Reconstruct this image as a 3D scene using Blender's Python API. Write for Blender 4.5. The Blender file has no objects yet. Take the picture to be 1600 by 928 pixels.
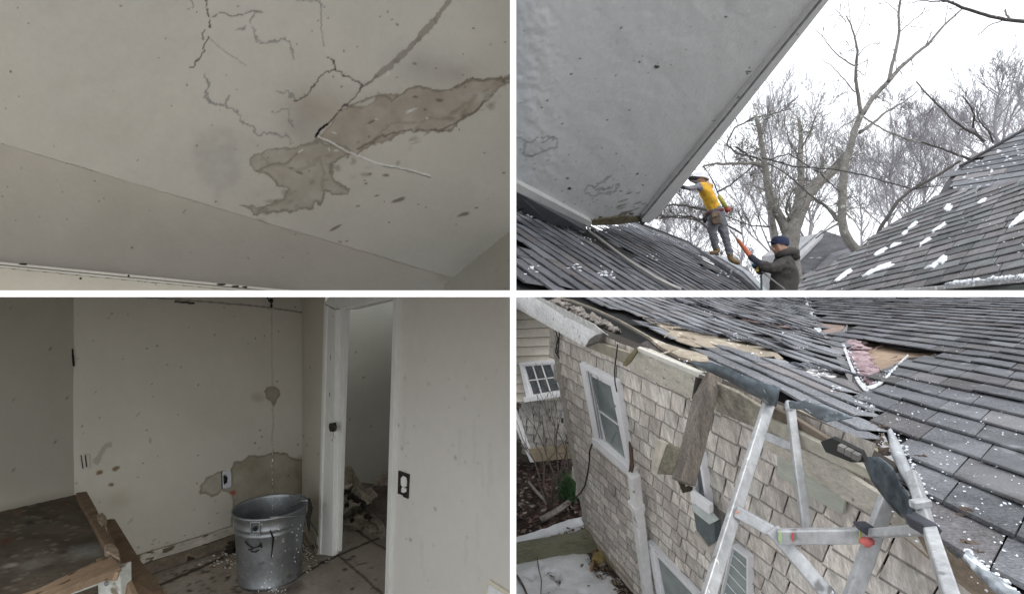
import bpy, bmesh, math, random
import numpy as np
from mathutils import Vector, noise as mnoise
# ------------------------------------------------------------ camera, sky, sun, exposure
SC = bpy.context.scene
COL = SC.collection
F, CX, CY = 900.0, 801.5, 459.0            # focal length and principal point, in photo pixels
cam = bpy.data.cameras.new("camera")
camo = bpy.data.objects.new("camera", cam); COL.objects.link(camo)
camo.location = (0, 0, 0); camo.rotation_euler = (math.radians(90), 0, 0)
cam.sensor_width = 36.0; cam.lens = 36.0 * F / 1600.0
cam.shift_x = (800.0 - CX) / 1600.0; cam.shift_y = -(464.0 - CY) / 1600.0
cam.clip_start = 0.05; cam.clip_end = 2000.0
SC.camera = camo
W = bpy.data.worlds.new("World"); SC.world = W; W.use_nodes = True
nt = W.node_tree; nt.nodes.clear()
wo = nt.nodes.new('ShaderNodeOutputWorld'); bg = nt.nodes.new('ShaderNodeBackground')
sky = nt.nodes.new('ShaderNodeTexSky'); sky.sky_type = 'NISHITA'; sky.sun_disc = False
SUN_EL, SUN_AZ = math.radians(48), math.radians(150)      # azimuth measured from +Y towards +X
sky.sun_elevation = SUN_EL; sky.sun_rotation = SUN_AZ; sky.dust_density = 4.0; sky.air_density = 1.2
mx = nt.nodes.new('ShaderNodeMix'); mx.data_type = 'RGBA'
mx.inputs[0].default_value = 0.88
mx.inputs[7].default_value = (10.6, 10.9, 11.3, 1)       # the overcast layer
nt.links.new(sky.outputs[0], mx.inputs[6]); nt.links.new(mx.outputs[2], bg.inputs[0])
bg.inputs[1].default_value = 0.14
nt.links.new(bg.outputs[0], wo.inputs[0])
sl = bpy.data.lights.new("sun", 'SUN'); sl.energy = 0.9; sl.angle = math.radians(18); sl.color = (1, .97, .93)
so = bpy.data.objects.new("sun", sl); COL.objects.link(so)
sd = Vector((math.sin(SUN_AZ) * math.cos(SUN_EL), math.cos(SUN_AZ) * math.cos(SUN_EL), math.sin(SUN_EL)))
so.rotation_euler = sd.to_track_quat('Z', 'Y').to_euler(); so.location = sd * 30
SC.view_settings.view_transform = 'Standard'; SC.view_settings.look = 'None'
SC.view_settings.exposure = 0.2; SC.view_settings.gamma = 1.0; SC.view_settings.use_curve_mapping = False
SC.cycles.max_bounces = 8; SC.cycles.diffuse_bounces = 5
RNG = random.Random(7)
# ------------------------------------------------------------ helpers
def ray(px, py): return Vector(((px - CX) / F, 1.0, (CY - py) / F))
def at(px, py, Y): return ray(px, py) * Y
def proj(p): return (CX + F * p[0] / p[1], CY - F * p[2] / p[1])
class Plane:
    def __init__(s, p, n):
        s.p = Vector(p); s.n = Vector(n).normalized()
        if s.n.dot(s.p) > 0: s.n = -s.n                       # the normal looks at the viewer's side
        s.e1 = Vector((0, 0, 1)).cross(s.n)
        if s.e1.length < 1e-3: s.e1 = Vector((1, 0, 0))
        s.e1.normalize(); s.e2 = s.n.cross(s.e1).normalized()
        s.c = s.n.dot(s.p)
    @staticmethod
    def three(a, b, c):
        a, b, c = [at(*q) if not isinstance(q, Vector) else q for q in (a, b, c)]
        return Plane(a, (b - a).cross(c - a))
    def on(s, px, py, lift=0.0):
        r = ray(px, py); return r * ((s.c + lift) / s.n.dot(r))
    def to2(s, q): d = q - s.p; return (d.dot(s.e1), d.dot(s.e2))
    def from2(s, u, v, h=0.0): return s.p + s.e1 * u + s.e2 * v + s.n * h
    def dir(s, vpx, vpy):                                     # in-plane direction nearest a vanishing point
        d = ray(vpx, vpy); d = d - s.n * d.dot(s.n); return d.normalized()
def inpoly(x, y, poly):
    r = False; n = len(poly); j = n - 1
    for i in range(n):
        xi, yi = poly[i]; xj, yj = poly[j]
        if (yi > y) != (yj > y) and x < (xj - xi) * (y - yi) / (yj - yi) + xi: r = not r
        j = i
    return r
def np_inpoly(X, Y, poly):
    r = np.zeros(X.shape, bool); n = len(poly); j = n - 1
    for i in range(n):
        xi, yi = poly[i]; xj, yj = poly[j]
        if yi != yj:
            r ^= ((yi > Y) != (yj > Y)) & (X < (xj - xi) * (Y - yi) / (yj - yi) + xi)
        j = i
    return r
def np_dist(X, Y, pts, closed=False):
    d = np.full(X.shape, 1e9); P = list(pts) + ([pts[0]] if closed else [])
    for (x0, y0), (x1, y1) in zip(P[:-1], P[1:]):
        dx, dy = x1 - x0, y1 - y0; L = dx * dx + dy * dy + 1e-9
        t = np.clip(((X - x0) * dx + (Y - y0) * dy) / L, 0, 1)
        d = np.minimum(d, np.hypot(X - x0 - t * dx, Y - y0 - t * dy))
    return d
_lat = np.random.RandomState(3).rand(256, 256)
def vnoise(X, Y):
    xi = np.floor(X).astype(int); yi = np.floor(Y).astype(int); fx = X - xi; fy = Y - yi
    fx = fx * fx * (3 - 2 * fx); fy = fy * fy * (3 - 2 * fy)
    g = lambda a, b: _lat[a % 256, b % 256]
    return (g(xi, yi) * (1 - fx) + g(xi + 1, yi) * fx) * (1 - fy) + (g(xi, yi + 1) * (1 - fx) + g(xi + 1, yi + 1) * fx) * fy
def fbm(X, Y, s, o=4, off=0.0):
    r = 0; a = 1; t = 0
    for k in range(o):
        r = r + a * (vnoise(X / s + off + 17.3 * k, Y / s + 2 * off + 5.1 * k) - .5); t += a; a *= .55; s *= .5
    return r / t * 2
def sstep(a, b, x):
    t = np.clip((x - a) / (b - a), 0, 1); return t * t * (3 - 2 * t)
# ------------------------------------------------------------ materials
MATS = {}
def mat(name, base=(.5, .5, .5), rough=.75, metal=0.0, attr=False, n1=(6, .12), n2=(60, .06), bump=(90, .15, .002),
        spots=None, stretch=None, alpha=None, spec=None, tint=None):
    if name in MATS: return MATS[name]
    m = bpy.data.materials.new(name); m.use_nodes = True; t = m.node_tree; N = t.nodes; L = t.links
    b = N['Principled BSDF']; b.inputs['Roughness'].default_value = rough; b.inputs['Metallic'].default_value = metal
    if spec is not None: b.inputs['Specular IOR Level'].default_value = spec
    tc = N.new('ShaderNodeTexCoord'); src = tc.outputs['Object']
    if stretch:
        mp = N.new('ShaderNodeMapping'); mp.inputs['Scale'].default_value = stretch; L.new(src, mp.inputs[0]); src = mp.outputs[0]
    if attr:
        a = N.new('ShaderNodeAttribute'); a.attribute_name = 'col'; c = a.outputs['Color']
    else:
        a = N.new('ShaderNodeRGB'); a.outputs[0].default_value = (*base, 1); c = a.outputs[0]
    def noise(s, d=5):
        n = N.new('ShaderNodeTexNoise'); n.inputs['Scale'].default_value = s; n.inputs['Detail'].default_value = d
        n.inputs['Roughness'].default_value = .62; L.new(src, n.inputs['Vector']); return n
    for (s, am) in (n1, n2):
        if am:
            n = noise(s); r = N.new('ShaderNodeMapRange'); r.inputs[1].default_value = .3; r.inputs[2].default_value = .7
            r.inputs[3].default_value = 1 - am; r.inputs[4].default_value = 1 + am; L.new(n.outputs[0], r.inputs[0])
            v = N.new('ShaderNodeVectorMath'); v.operation = 'SCALE'; L.new(c, v.inputs[0]); L.new(r.outputs[0], v.inputs['Scale']); c = v.outputs[0]
    if tint:                                                     # broad blotches of a second colour
        s, col, am = tint; n = noise(s, 3); r = N.new('ShaderNodeMapRange'); r.inputs[1].default_value = .45; r.inputs[2].default_value = .68
        r.inputs[4].default_value = am; L.new(n.outputs[0], r.inputs[0])
        x = N.new('ShaderNodeMix'); x.data_type = 'RGBA'; L.new(r.outputs[0], x.inputs[0]); L.new(c, x.inputs[6]); x.inputs[7].default_value = (*col, 1); c = x.outputs[2]
    for sp in (spots or []):
        s, lo, hi, col = sp; n = noise(s, 2); r = N.new('ShaderNodeMapRange'); r.inputs[1].default_value = lo; r.inputs[2].default_value = hi
        L.new(n.outputs[0], r.inputs[0]); x = N.new('ShaderNodeMix'); x.data_type = 'RGBA'
        L.new(r.outputs[0], x.inputs[0]); L.new(c, x.inputs[6]); x.inputs[7].default_value = (*col, 1); c = x.outputs[2]
    L.new(c, b.inputs['Base Color'])
    if bump:
        n = noise(bump[0], 6); bp = N.new('ShaderNodeBump'); bp.inputs['Strength'].default_value = bump[1]; bp.inputs['Distance'].default_value = bump[2]
        L.new(n.outputs[0], bp.inputs['Height']); L.new(bp.outputs[0], b.inputs['Normal'])
    MATS[name] = m; return m
# ------------------------------------------------------------ objects
def tag(o, label=None, cat=None, group=None, kind=None):
    if label: o['label'] = label
    if cat: o['category'] = cat
    if group: o['group'] = group
    if kind: o['kind'] = kind
    return o
def empty(name, loc, label, cat, group=None):
    o = bpy.data.objects.new(name, None); COL.objects.link(o); o.location = loc; o.empty_display_size = .05
    return tag(o, label, cat, group)
def wloc(o):
    v = Vector(o.location)
    while o.parent: o = o.parent; v = v + Vector(o.location)
    return v
class MB:
    def __init__(s): s.v = []; s.f = []; s.c = []; s.m = []; s.col = (1, 1, 1); s.mi = 0
    def add(s, vs, fs):
        k = len(s.v); s.v.extend(Vector(q) for q in vs)
        for f in fs: s.f.append([i + k for i in f]); s.c.append(s.col); s.m.append(s.mi)
    def prism(s, poly, off):
        n = len(poly); poly = [Vector(p) for p in poly]; off = Vector(off)
        nrm = Vector((0, 0, 0))
        for i in range(n): nrm += poly[i].cross(poly[(i + 1) % n])
        if nrm.dot(off) > 0: poly.reverse()
        s.add(poly + [p + off for p in poly], [list(range(n)), list(range(2 * n - 1, n - 1, -1))] + [[(i + 1) % n, i, i + n, (i + 1) % n + n] for i in range(n)])
    def beam(s, p, q, w, h, up=(0, 0, 1), cuts=1, wob=0.0):
        p, q = Vector(p), Vector(q); d = (q - p).normalized(); up = Vector(up); sx = d.cross(up).normalized(); sy = sx.cross(d).normalized()
        vs = []; fs = []
        for i in range(cuts + 1):
            c = p.lerp(q, i / cuts) + (sx * RNG.uniform(-wob, wob) + sy * RNG.uniform(-wob, wob))
            vs += [c + sx * (a * w / 2) + sy * (b * h / 2) for a, b in ((-1, -1), (1, -1), (1, 1), (-1, 1))]
        for i in range(cuts):
            k = 4 * i
            for j in range(4): fs.append([k + j, k + (j + 1) % 4, k + 4 + (j + 1) % 4, k + 4 + j])
        fs += [[3, 2, 1, 0], [4 * cuts, 4 * cuts + 1, 4 * cuts + 2, 4 * cuts + 3]]
        s.add(vs, fs)
    def tube(s, pts, rad, n=6, cap=True):
        pts = [Vector(p) for p in pts]
        if not hasattr(rad, '__len__'): rad = [rad] * len(pts)
        vs = []; fs = []; u = None
        for i, p in enumerate(pts):
            d = (pts[min(i + 1, len(pts) - 1)] - pts[max(i - 1, 0)])
            if d.length < 1e-9: d = Vector((0, 0, 1))
            d.normalize()
            if u is None: u = d.orthogonal().normalized()
            u = (u - d * u.dot(d))
            u = u.normalized() if u.length > 1e-6 else d.orthogonal().normalized()
            w = d.cross(u)
            for k in range(n):
                a = 2 * math.pi * k / n; vs.append(p + (u * math.cos(a) + w * math.sin(a)) * rad[i])
        for i in range(len(pts) - 1):
            for k in range(n):
                a = i * n + k; b = i * n + (k + 1) % n; fs.append([a, b, b + n, a + n])
        if cap: fs += [list(range(n - 1, -1, -1)), list(range(len(vs) - n, len(vs)))]
        s.add(vs, fs)
    def lathe(s, c, prof, n=40, axis=(0, 0, 1), close=False, off=None):
        c = Vector(c); ax = Vector(axis).normalized(); u = ax.orthogonal().normalized(); w = ax.cross(u); vs = []; fs = []
        for (r, z) in prof:
            for k in range(n):
                a = 2 * math.pi * k / n; vs.append(c + ax * z + (u * math.cos(a) + w * math.sin(a)) * r)
        for i in range(len(prof) - 1):
            for k in range(n):
                a = i * n + k; b = i * n + (k + 1) % n; fs.append([a, b, b + n, a + n])
        if close: fs += [list(range(n)), list(range(len(vs) - 1, len(vs) - n - 1, -1))]
        s.add(vs, fs)
    def blob(s, c, rx, ry, rz, jit=.15, n=9, seed=0, ax=None):
        c = Vector(c); vs = []; fs = []; A = ax or (Vector((1, 0, 0)), Vector((0, 1, 0)), Vector((0, 0, 1)))
        for i in range(n + 1):
            th = math.pi * i / n
            for k in range(2 * n):
                ph = math.pi * k / n; d = Vector((math.sin(th) * math.cos(ph), math.sin(th) * math.sin(ph), math.cos(th)))
                r = 1 + jit * mnoise.noise(d * 2.1 + Vector((seed * 3.7, 0, 0))) * 2
                vs.append(c + A[0] * (d.x * rx * r) + A[1] * (d.y * ry * r) + A[2] * (d.z * rz * r))
        m = 2 * n
        for i in range(n):
            for k in range(m): fs.append([i * m + k, (i + 1) * m + k, (i + 1) * m + (k + 1) % m, i * m + (k + 1) % m])
        s.add(vs, fs)
    def build(s, name, mats, parent=None, smooth=False, bevel=0.0, solid=0.0, origin=None):
        me = bpy.data.meshes.new(name)
        if parent is not None: o0 = wloc(parent)
        elif origin is not None: o0 = Vector(origin)
        else:
            a = np.array([tuple(v) for v in s.v]); o0 = Vector(((a[:, 0].min() + a[:, 0].max()) / 2, (a[:, 1].min() + a[:, 1].max()) / 2, a[:, 2].min()))
        me.from_pydata([tuple(v - o0) for v in s.v], [], s.f)
        mats = mats if isinstance(mats, (list, tuple)) else [mats]
        for m in mats: me.materials.append(m)
        me.polygons.foreach_set('material_index', s.m)
        if len(set(s.c)) > 1 or s.c[0] != (1, 1, 1):
            at_ = me.color_attributes.new('col', 'FLOAT_COLOR', 'CORNER'); arr = []
            for f, c in zip(s.f, s.c): arr += [c[0], c[1], c[2], 1.0] * len(f)
            at_.data.foreach_set('color', arr)
        if smooth: me.polygons.foreach_set('use_smooth', [True] * len(s.f))
        me.validate(); me.update()
        o = bpy.data.objects.new(name, me); COL.objects.link(o)
        if parent is not None: o.parent = parent
        else: o.location = o0
        if bevel: b = o.modifiers.new('b', 'BEVEL'); b.width = bevel; b.segments = 2; b.limit_method = 'ANGLE'
        if solid: b = o.modifiers.new('s', 'SOLIDIFY'); b.thickness = solid; b.offset = -1
        return o
def grid_sheet(name, plane, polypx, pitch, paint, m, disp=None, parent=None, label=None):
    """a fine sheet on a plane; paint(PX,PY) gives colours, disp gives relief (metres along the normal)"""
    P2 = [plane.to2(plane.on(*q)) for q in polypx]
    u0 = min(p[0] for p in P2); u1 = max(p[0] for p in P2); v0 = min(p[1] for p in P2); v1 = max(p[1] for p in P2)
    nu = max(2, int((u1 - u0) / pitch)); nv = max(2, int((v1 - v0) / pitch))
    U, V = np.meshgrid(np.linspace(u0, u1, nu + 1), np.linspace(v0, v1, nv + 1))
    p, e1, e2, n = [np.array(q) for q in (plane.p, plane.e1, plane.e2, plane.n)]
    X = p + U[..., None] * e1 + V[..., None] * e2
    PX = CX + F * X[..., 0] / X[..., 1]; PY = CY - F * X[..., 2] / X[..., 1]
    C = paint(PX, PY)
    if disp is not None: X = X + n * disp(PX, PY)[..., None]
    Uc = (U[:-1, :-1] + U[1:, 1:]) / 2; Vc = (V[:-1, :-1] + V[1:, 1:]) / 2
    keep = np_inpoly(Uc, Vc, P2)
    idx = np.arange((nu + 1) * (nv + 1)).reshape(nv + 1, nu + 1)
    q = np.stack([idx[:-1, :-1], idx[:-1, 1:], idx[1:, 1:], idx[1:, :-1]], -1)[keep]
    used = np.unique(q); rm = np.full(idx.size, -1); rm[used] = np.arange(len(used)); q = rm[q]
    co = X.reshape(-1, 3)[used]; cc = C.reshape(-1, 3)[used]
    o0 = np.array(wloc(parent)) if parent is not None else co.mean(0)
    me = bpy.data.meshes.new(name); me.vertices.add(len(co)); me.vertices.foreach_set('co', (co - o0).ravel())
    me.loops.add(q.size); me.loops.foreach_set('vertex_index', q.ravel())
    me.polygons.add(len(q)); me.polygons.foreach_set('loop_start', np.arange(0, q.size, 4)); me.polygons.foreach_set('loop_total', np.full(len(q), 4))
    me.update(); me.validate()
    a = me.color_attributes.new('col', 'FLOAT_COLOR', 'POINT'); a.data.foreach_set('color', np.c_[cc, np.ones(len(cc))].ravel())
    me.polygons.foreach_set('use_smooth', np.ones(len(q), bool)); me.materials.append(m)
    o = bpy.data.objects.new(name, me); COL.objects.link(o)
    if parent is not None: o.parent = parent
    else: o.location = o0
    return o
class Paint:
    def __init__(s, X, Y, base): s.X, s.Y = X, Y; s.C = np.zeros(X.shape + (3,)) + np.array(base)
    def sub(s, x0, y0, x1, y1, pad):
        k = (s.X > x0 - pad) & (s.X < x1 + pad) & (s.Y > y0 - pad) & (s.Y < y1 + pad)
        r = np.flatnonzero(k.any(1)); c = np.flatnonzero(k.any(0))
        if len(r) == 0: return None
        sl_ = (slice(r[0], r[-1] + 1), slice(c[0], c[-1] + 1)); q = Paint.__new__(Paint); q.X = s.X[sl_]; q.Y = s.Y[sl_]; q.C = s.C[sl_]; return q
    def mix(s, m, col): m = m[..., None]; s.C[...] = s.C * (1 - m) + np.array(col) * m
    def mul(s, m, k): s.C[...] = s.C * (1 - m[..., None] * (1 - np.array(k)))
    def stain(s, poly, *a, **k):
        q = s.sub(min(p[0] for p in poly), min(p[1] for p in poly), max(p[0] for p in poly), max(p[1] for p in poly), 40)
        if q: q._stain(poly, *a, **k)
    def line(s, pts, w, *a, **k):
        q = s.sub(min(p[0] for p in pts), min(p[1] for p in pts), max(p[0] for p in pts), max(p[1] for p in pts), 12 + w)
        if q: q._line(pts, w, *a, **k)
    def dot(s, x, y, rx, ry, *a, **k):
        m = max(rx, ry) * 1.8 + 1; q = s.sub(x - m, y - m, x + m, y + m, 1)
        if q: q._dot(x, y, rx, ry, *a, **k)
    def _stain(s, poly, col, a=.8, edge=None, ew=3, warp=5, ws=14, off=0., soft=1.5, ea=.8):
        wx = s.X + fbm(s.X, s.Y, ws, 4, off) * warp; wy = s.Y + fbm(s.X, s.Y, ws, 4, off + 9) * warp
        ins = np_inpoly(wx, wy, poly); d = np_dist(wx, wy, poly, True)
        sd_ = np.where(ins, d, -d); m = sstep(-soft, soft, sd_); tex = .8 + .55 * fbm(s.X, s.Y, 22, 5, off + 3)
        s.mix(np.clip(m * a * tex, 0, 1), col)
        if edge is not None: s.mix(np.clip(sstep(-1.2, .3, sd_) * (1 - sstep(ew * .3, ew * 1.6, sd_)) * ea * (.75 + .6 * fbm(s.X, s.Y, 22, 3, off + 5)), 0, 1), edge)
    def _line(s, pts, w, col, a=.9, warp=2, ws=9, off=0., brk=0.):
        wx = s.X + fbm(s.X, s.Y, ws, 3, off + 31) * warp; wy = s.Y + fbm(s.X, s.Y, ws, 3, off + 47) * warp
        d = np_dist(wx, wy, pts); m = (1 - sstep(w * .5, w * .5 + 1.0, d)) * a
        if brk: m = m * sstep(-brk, .1, fbm(s.X, s.Y, 20, 2, off + 60))
        s.mix(np.clip(m, 0, 1), col)
    def _dot(s, x, y, rx, ry, col, a=.9, ang=0., soft=.35):
        c, si = math.cos(ang), math.sin(ang); dx = s.X - x; dy = s.Y - y
        u = (dx * c + dy * si) / rx; v = (-dx * si + dy * c) / ry; d = np.hypot(u, v) + .5 * fbm(s.X, s.Y, max(rx, ry) * 1.2, 3, x * .01)
        s.mix(np.clip((1 - sstep(1 - soft, 1 + soft, d)) * a, 0, 1), col)
def shingles(mb, pl, org, ud, vd, expo, tabw, nr, nc, keep, thick=.006, clipz=None, clipx=None, colf=None, gap=.0025, jit=.0, overlap=1.28,
             curl=0., sag=None, wvar=.3, r=None, edge=None):
    """overlapping tabs laid in courses along ud, each course higher along vd"""
    r = r or random.Random(5); ud = Vector(ud); vd = Vector(vd); n = pl.n; org = Vector(org)
    for j in range(*nr):
        x = nc[0] * tabw + (j % 2) * tabw * .5 + r.uniform(-.2, .2) * tabw
        while x < nc[1] * tabw:
            w = tabw * r.uniform(1 - wvar, 1 + wvar); dj = r.uniform(-jit, jit) * expo
            x0, x1 = x + gap / 2, x + w - gap / 2; y0 = j * expo + dj; y1 = y0 + expo * overlap
            cen = org + ud * ((x0 + x1) / 2) + vd * (j + .5) * expo; x += w
            if cen.y < .2: continue
            if not keep(*proj(cen)): continue
            c0 = thick * 1.15 + (curl * r.random() ** 4); c1 = thick * 1.15 + (curl * r.random() ** 4)
            b = [(x0, y0, c0), (x1, y0, c1), (x1, y1, .0004), (x0, y1, .0004)]
            def P(q, dh=0.):
                p = org + ud * q[0] + vd * q[1]; h = q[2] + dh
                if sag: h += sag(q[0], q[1])
                return p + n * h
            top = [P(q) for q in b]; bot = [P((b[0][0], b[0][1], c0 - min(thick * .55, c0 * .6))), P((b[1][0], b[1][1], c1 - min(thick * .55, c1 * .6)))]; back = [P((b[2][0], b[2][1], .0002)), P((b[3][0], b[3][1], .0002))]
            nx = max(1, int(w / (tabw * .5))) if sag else 1
            if edge:                                              # painted course shadow: the lower strip of each tab is a darker face
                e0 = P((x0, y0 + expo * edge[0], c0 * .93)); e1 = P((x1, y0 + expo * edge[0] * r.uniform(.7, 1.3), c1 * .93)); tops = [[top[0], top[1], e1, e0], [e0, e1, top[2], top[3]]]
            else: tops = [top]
            faces = tops + [[bot[0], bot[1], top[1], top[0]], [bot[0], top[0], top[3]], [top[1], bot[1], top[2]], [bot[1], bot[0], back[1], back[0]]]
            if clipz is not None or clipx is not None:
                out = []
                for f_ in faces:
                    for (axi, val, sgn) in ([(2, clipz[0], clipz[1])] if clipz is not None else []) + ([(0, clipx[0], clipx[1])] if clipx else []):
                        g = []
                        for a in range(len(f_)):
                            p0, p1 = f_[a - 1], f_[a]; d0 = (val - p0[axi]) * sgn; d1 = (val - p1[axi]) * sgn
                            if (d0 >= 0) != (d1 >= 0): g.append(p0.lerp(p1, d0 / (d0 - d1)))
                            if d1 >= 0: g.append(p1)
                        f_ = g
                        if len(f_) < 3: break
                    out.append(f_ if len(f_) >= 3 else None)
                faces = out
            cc_ = colf(r, cen) if colf else (1, 1, 1)
            for k_, f_ in enumerate(faces):
                if f_ is None: continue
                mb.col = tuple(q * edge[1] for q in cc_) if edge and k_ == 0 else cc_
                mb.add(f_, [list(range(len(f_)))])
# ============================================================ the setting
ground_m = mat('snowy_ground', (.42, .42, .43), .9, n1=(.6, .1), n2=(9, .1), bump=(20, .6, .05), spots=[(1.6, .50, .54, (.12, .09, .06))])
g = MB(); g.add([(-400, -400, -3.4), (400, -400, -3.4), (400, 900, -3.4), (-400, 900, -3.4)], [[0, 1, 2, 3]])
tag(g.build('ground', ground_m), 'snow-covered winter ground far below the roofs', kind='structure')
white_m = mat('white_board', (.9, .9, .89), .6, n1=(2, .01), n2=(40, .01), bump=(60, .05, .001))
hx, hz = 4.75 / F, 5.1 / F
g = MB()  # added cross of bars facing the view, drawing the white collage borders
g.beam((0.0003, 1.0, 2.5), (0.0003, 1.0, -2.5), 2 * hx, .03, up=(0, 1, 0))
for a, b in ((-3.2, -hx * 1.002), (hx * 1.06, 3.2)): g.beam((a, 1.0, 0), (b, 1.0, 0), .03, 2 * hz, up=(0, 0, 1))
g.beam((0, 1.5, 0), (0, 7.2, 0), hx * 1.5, 5.4, up=(0, 0, 1))  # added edge-on board keeping side light out of the left rooms
o = g.build('collage_divider', white_m); tag(o, 'added white cross drawing the collage borders, with a deep board blocking side light', kind='structure')
# ------------------------------------------------------------ room with the stained ceiling
plaster_m = mat('ceiling_plaster', attr=True, rough=.9, n1=(2.2, .035), n2=(25, .03), bump=(38, .35, .004), spec=.2)
A1 = Plane.three((0, 0, 3.2), (797, 0, 3.3), (400, 347, 4.25))
print('A', A1.on(0, 411).y, A1.on(400, 450).y, A1.on(797, 440).y, A1.n)
cr0, cr1 = (0, 224), (800, 462)                              # the crease between the two slopes
HB = [A1.on(*cr0), A1.on(700, 430)]
B1 = Plane.three(HB[0], HB[1], at(0, 411, A1.on(0, 411).y * 1.05))
def paint_ceiling(X, Y):
    p = Paint(X, Y, (.71, .685, .62))
    p.mul(np.clip(.5 + fbm(X, Y, 120, 4, 2), 0, 1) * .5, (.92, .93, .93))
    soft = lambda cx, cy, rx, ry, col, a: p.mix(np.exp(-(((X - cx) / rx) ** 2 + ((Y - cy) / ry) ** 2)) * a * (.8 + .5 * fbm(X, Y, 40, 3, cx)), col)
    soft(500, 175, 55, 38, (.40, .33, .27), .65); soft(470, 195, 30, 40, (.35, .34, .31), .45)
    soft(655, 100, 45, 24, (.42, .42, .44), .45); soft(700, 115, 60, 22, (.42, .38, .33), .5)
    soft(520, 230, 50, 22, (.38, .38, .34), .6)
    p.stain([(303, 205), (330, 198), (365, 205), (372, 240), (368, 290), (350, 300), (346, 320), (330, 290), (303, 282)], (.43, .43, .41), .42, None, soft=12, warp=12, ws=30)
    p.stain([(350, 205), (440, 205), (450, 225), (395, 250), (372, 300), (345, 300)], (.47, .47, .45), .25, None, soft=14, warp=12, ws=30)
    soft(640, 172, 105, 30, (.47, .43, .36), .5); soft(460, 285, 75, 42, (.52, .50, .44), .5)
    p.stain([(497, 214), (520, 190), (545, 165), (575, 166), (590, 150), (615, 148), (650, 138), (700, 140), (735, 124), (765, 124), (797, 122), (800, 128),
             (775, 143), (758, 152), (742, 174), (705, 203), (690, 207), (655, 204), (632, 208), (605, 218), (588, 226), (560, 236), (542, 243)],
            (.41, .36, .295), .85, (.20, .16, .12), 2.6, warp=8, ws=16, off=1., ea=.7)
    p.stain([(392, 250), (402, 240), (430, 233), (478, 224), (500, 216), (545, 236), (536, 246), (519, 258), (517, 272), (524, 285), (545, 292), (541, 301),
             (510, 304), (505, 315), (478, 326), (440, 329), (400, 336), (376, 320), (402, 323), (440, 310), (452, 298), (437, 290), (412, 270), (394, 268)],
            (.43, .39, .325), .82, (.19, .175, .135), 3.6, warp=9, ws=15, off=4., ea=.7)
    p.line([(402, 268), (425, 258), (452, 253), (465, 240)], 2.5, (.24, .23, .18), .6, warp=5, ws=12)
    p.line([(545, 166), (585, 152), (606, 150), (612, 158), (640, 138), (662, 136)], 2, (.25, .22, .18), .7, warp=4)
    p.line([(712, 136), (740, 125), (775, 124), (797, 121)], 3, (.22, .19, .15), .7, warp=4)
    p.line([(560, 232), (600, 212), (640, 205), (690, 205), (740, 175), (770, 148)], 2.5, (.13, .11, .09), .6, warp=4)
    for i, (a, b) in enumerate(zip([(572, 132), (590, 118), (620, 95), (652, 62), (680, 32)], [(590, 118), (620, 95), (652, 62), (680, 32), (703, 2)])):
        p.line([a, b], [2.5, 7, 8.5, 9, 6][i], (.33, .30, .255), .8, warp=5, ws=12)
    dk = (.09, .08, .07); gy = (.25, .25, .23)
    p.line([(297, 107), (303, 102), (311, 92), (318, 82), (320, 70), (325, 60), (327, 55)], 1.3, dk, .9, 4, 8)
    p.line([(327, 42), (329, 30), (324, 18), (320, 0)], 1.4, dk, .9, 4, 8); p.line([(318, 62), (317, 52), (321, 46)], 1.2, dk, .8, 2)
    p.line([(328, 28), (337, 25), (345, 20), (355, 22), (368, 25), (385, 22), (400, 17), (412, 20)], 1.4, gy, .9, 4, 8)
    p.line([(328, 60), (350, 80), (385, 103)], .8, gy, .5, 2)
    for q in ([(293, 20), (303, 10), (297, 0)], [(370, 45), (382, 42), (375, 50)], [(400, 17), (390, 35), (405, 68), (445, 60), (453, 65), (460, 92)], [(465, 2), (495, 3), (507, 10)], [(400, 55), (410, 66)],
              [(320, 118), (326, 128), (321, 142), (330, 160), (353, 168), (366, 174), (378, 182), (376, 190), (392, 198), (402, 208), (420, 207), (447, 215), (457, 225)],
              [(325, 122), (320, 150), (340, 166)], [(435, 142), (447, 145), (466, 157)], [(425, 175), (450, 171), (453, 185), (458, 200)], [(448, 207), (452, 228)], [(356, 150), (355, 165)]):
        p.line(q, 1.6, (.33, .33, .31), .85, 6, 9)
    p.line([(502, 8), (501, 40), (507, 72)], 1., gy, .7, 2)
    p.line([(512, 87), (522, 96), (523, 109), (533, 112), (537, 120), (560, 127), (568, 135), (558, 148), (540, 166), (520, 188), (511, 196)], 1.3, (.09, .08, .07), .9, 4, 8)
    p.line([(523, 109), (508, 113), (498, 120), (497, 130), (488, 137), (480, 148), (468, 157), (460, 158)], 1.3, (.12, .11, .1), .9, 5, 8)
    p.line([(568, 135), (590, 118)], 1.2, (.2, .18, .16), .8, 2)
    p.line([(493, 213), (500, 204), (511, 195)], 3.0, (.006, .006, .005), 1, 1.5)
    p.line([(497, 213), (520, 224), (545, 238), (575, 250), (590, 256), (625, 262), (648, 268), (672, 275)], 1.5, (.88, .88, .85), .95, 1.5)
    p.line([(600, 259), (636, 266), (672, 278)], .9, dk, .6, 2)
    p.line([(585, 215), (600, 196), (640, 192), (690, 188), (735, 160)], 4, (.30, .25, .19), .35, 9, 20); p.line([(410, 250), (440, 262), (470, 262), (500, 250), (512, 270), (505, 300)], 4, (.30, .27, .21), .4, 9, 20); p.line([(590, 165), (640, 155), (700, 152), (750, 138)], 6, (.45, .40, .33), .4, 9, 20)
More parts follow.
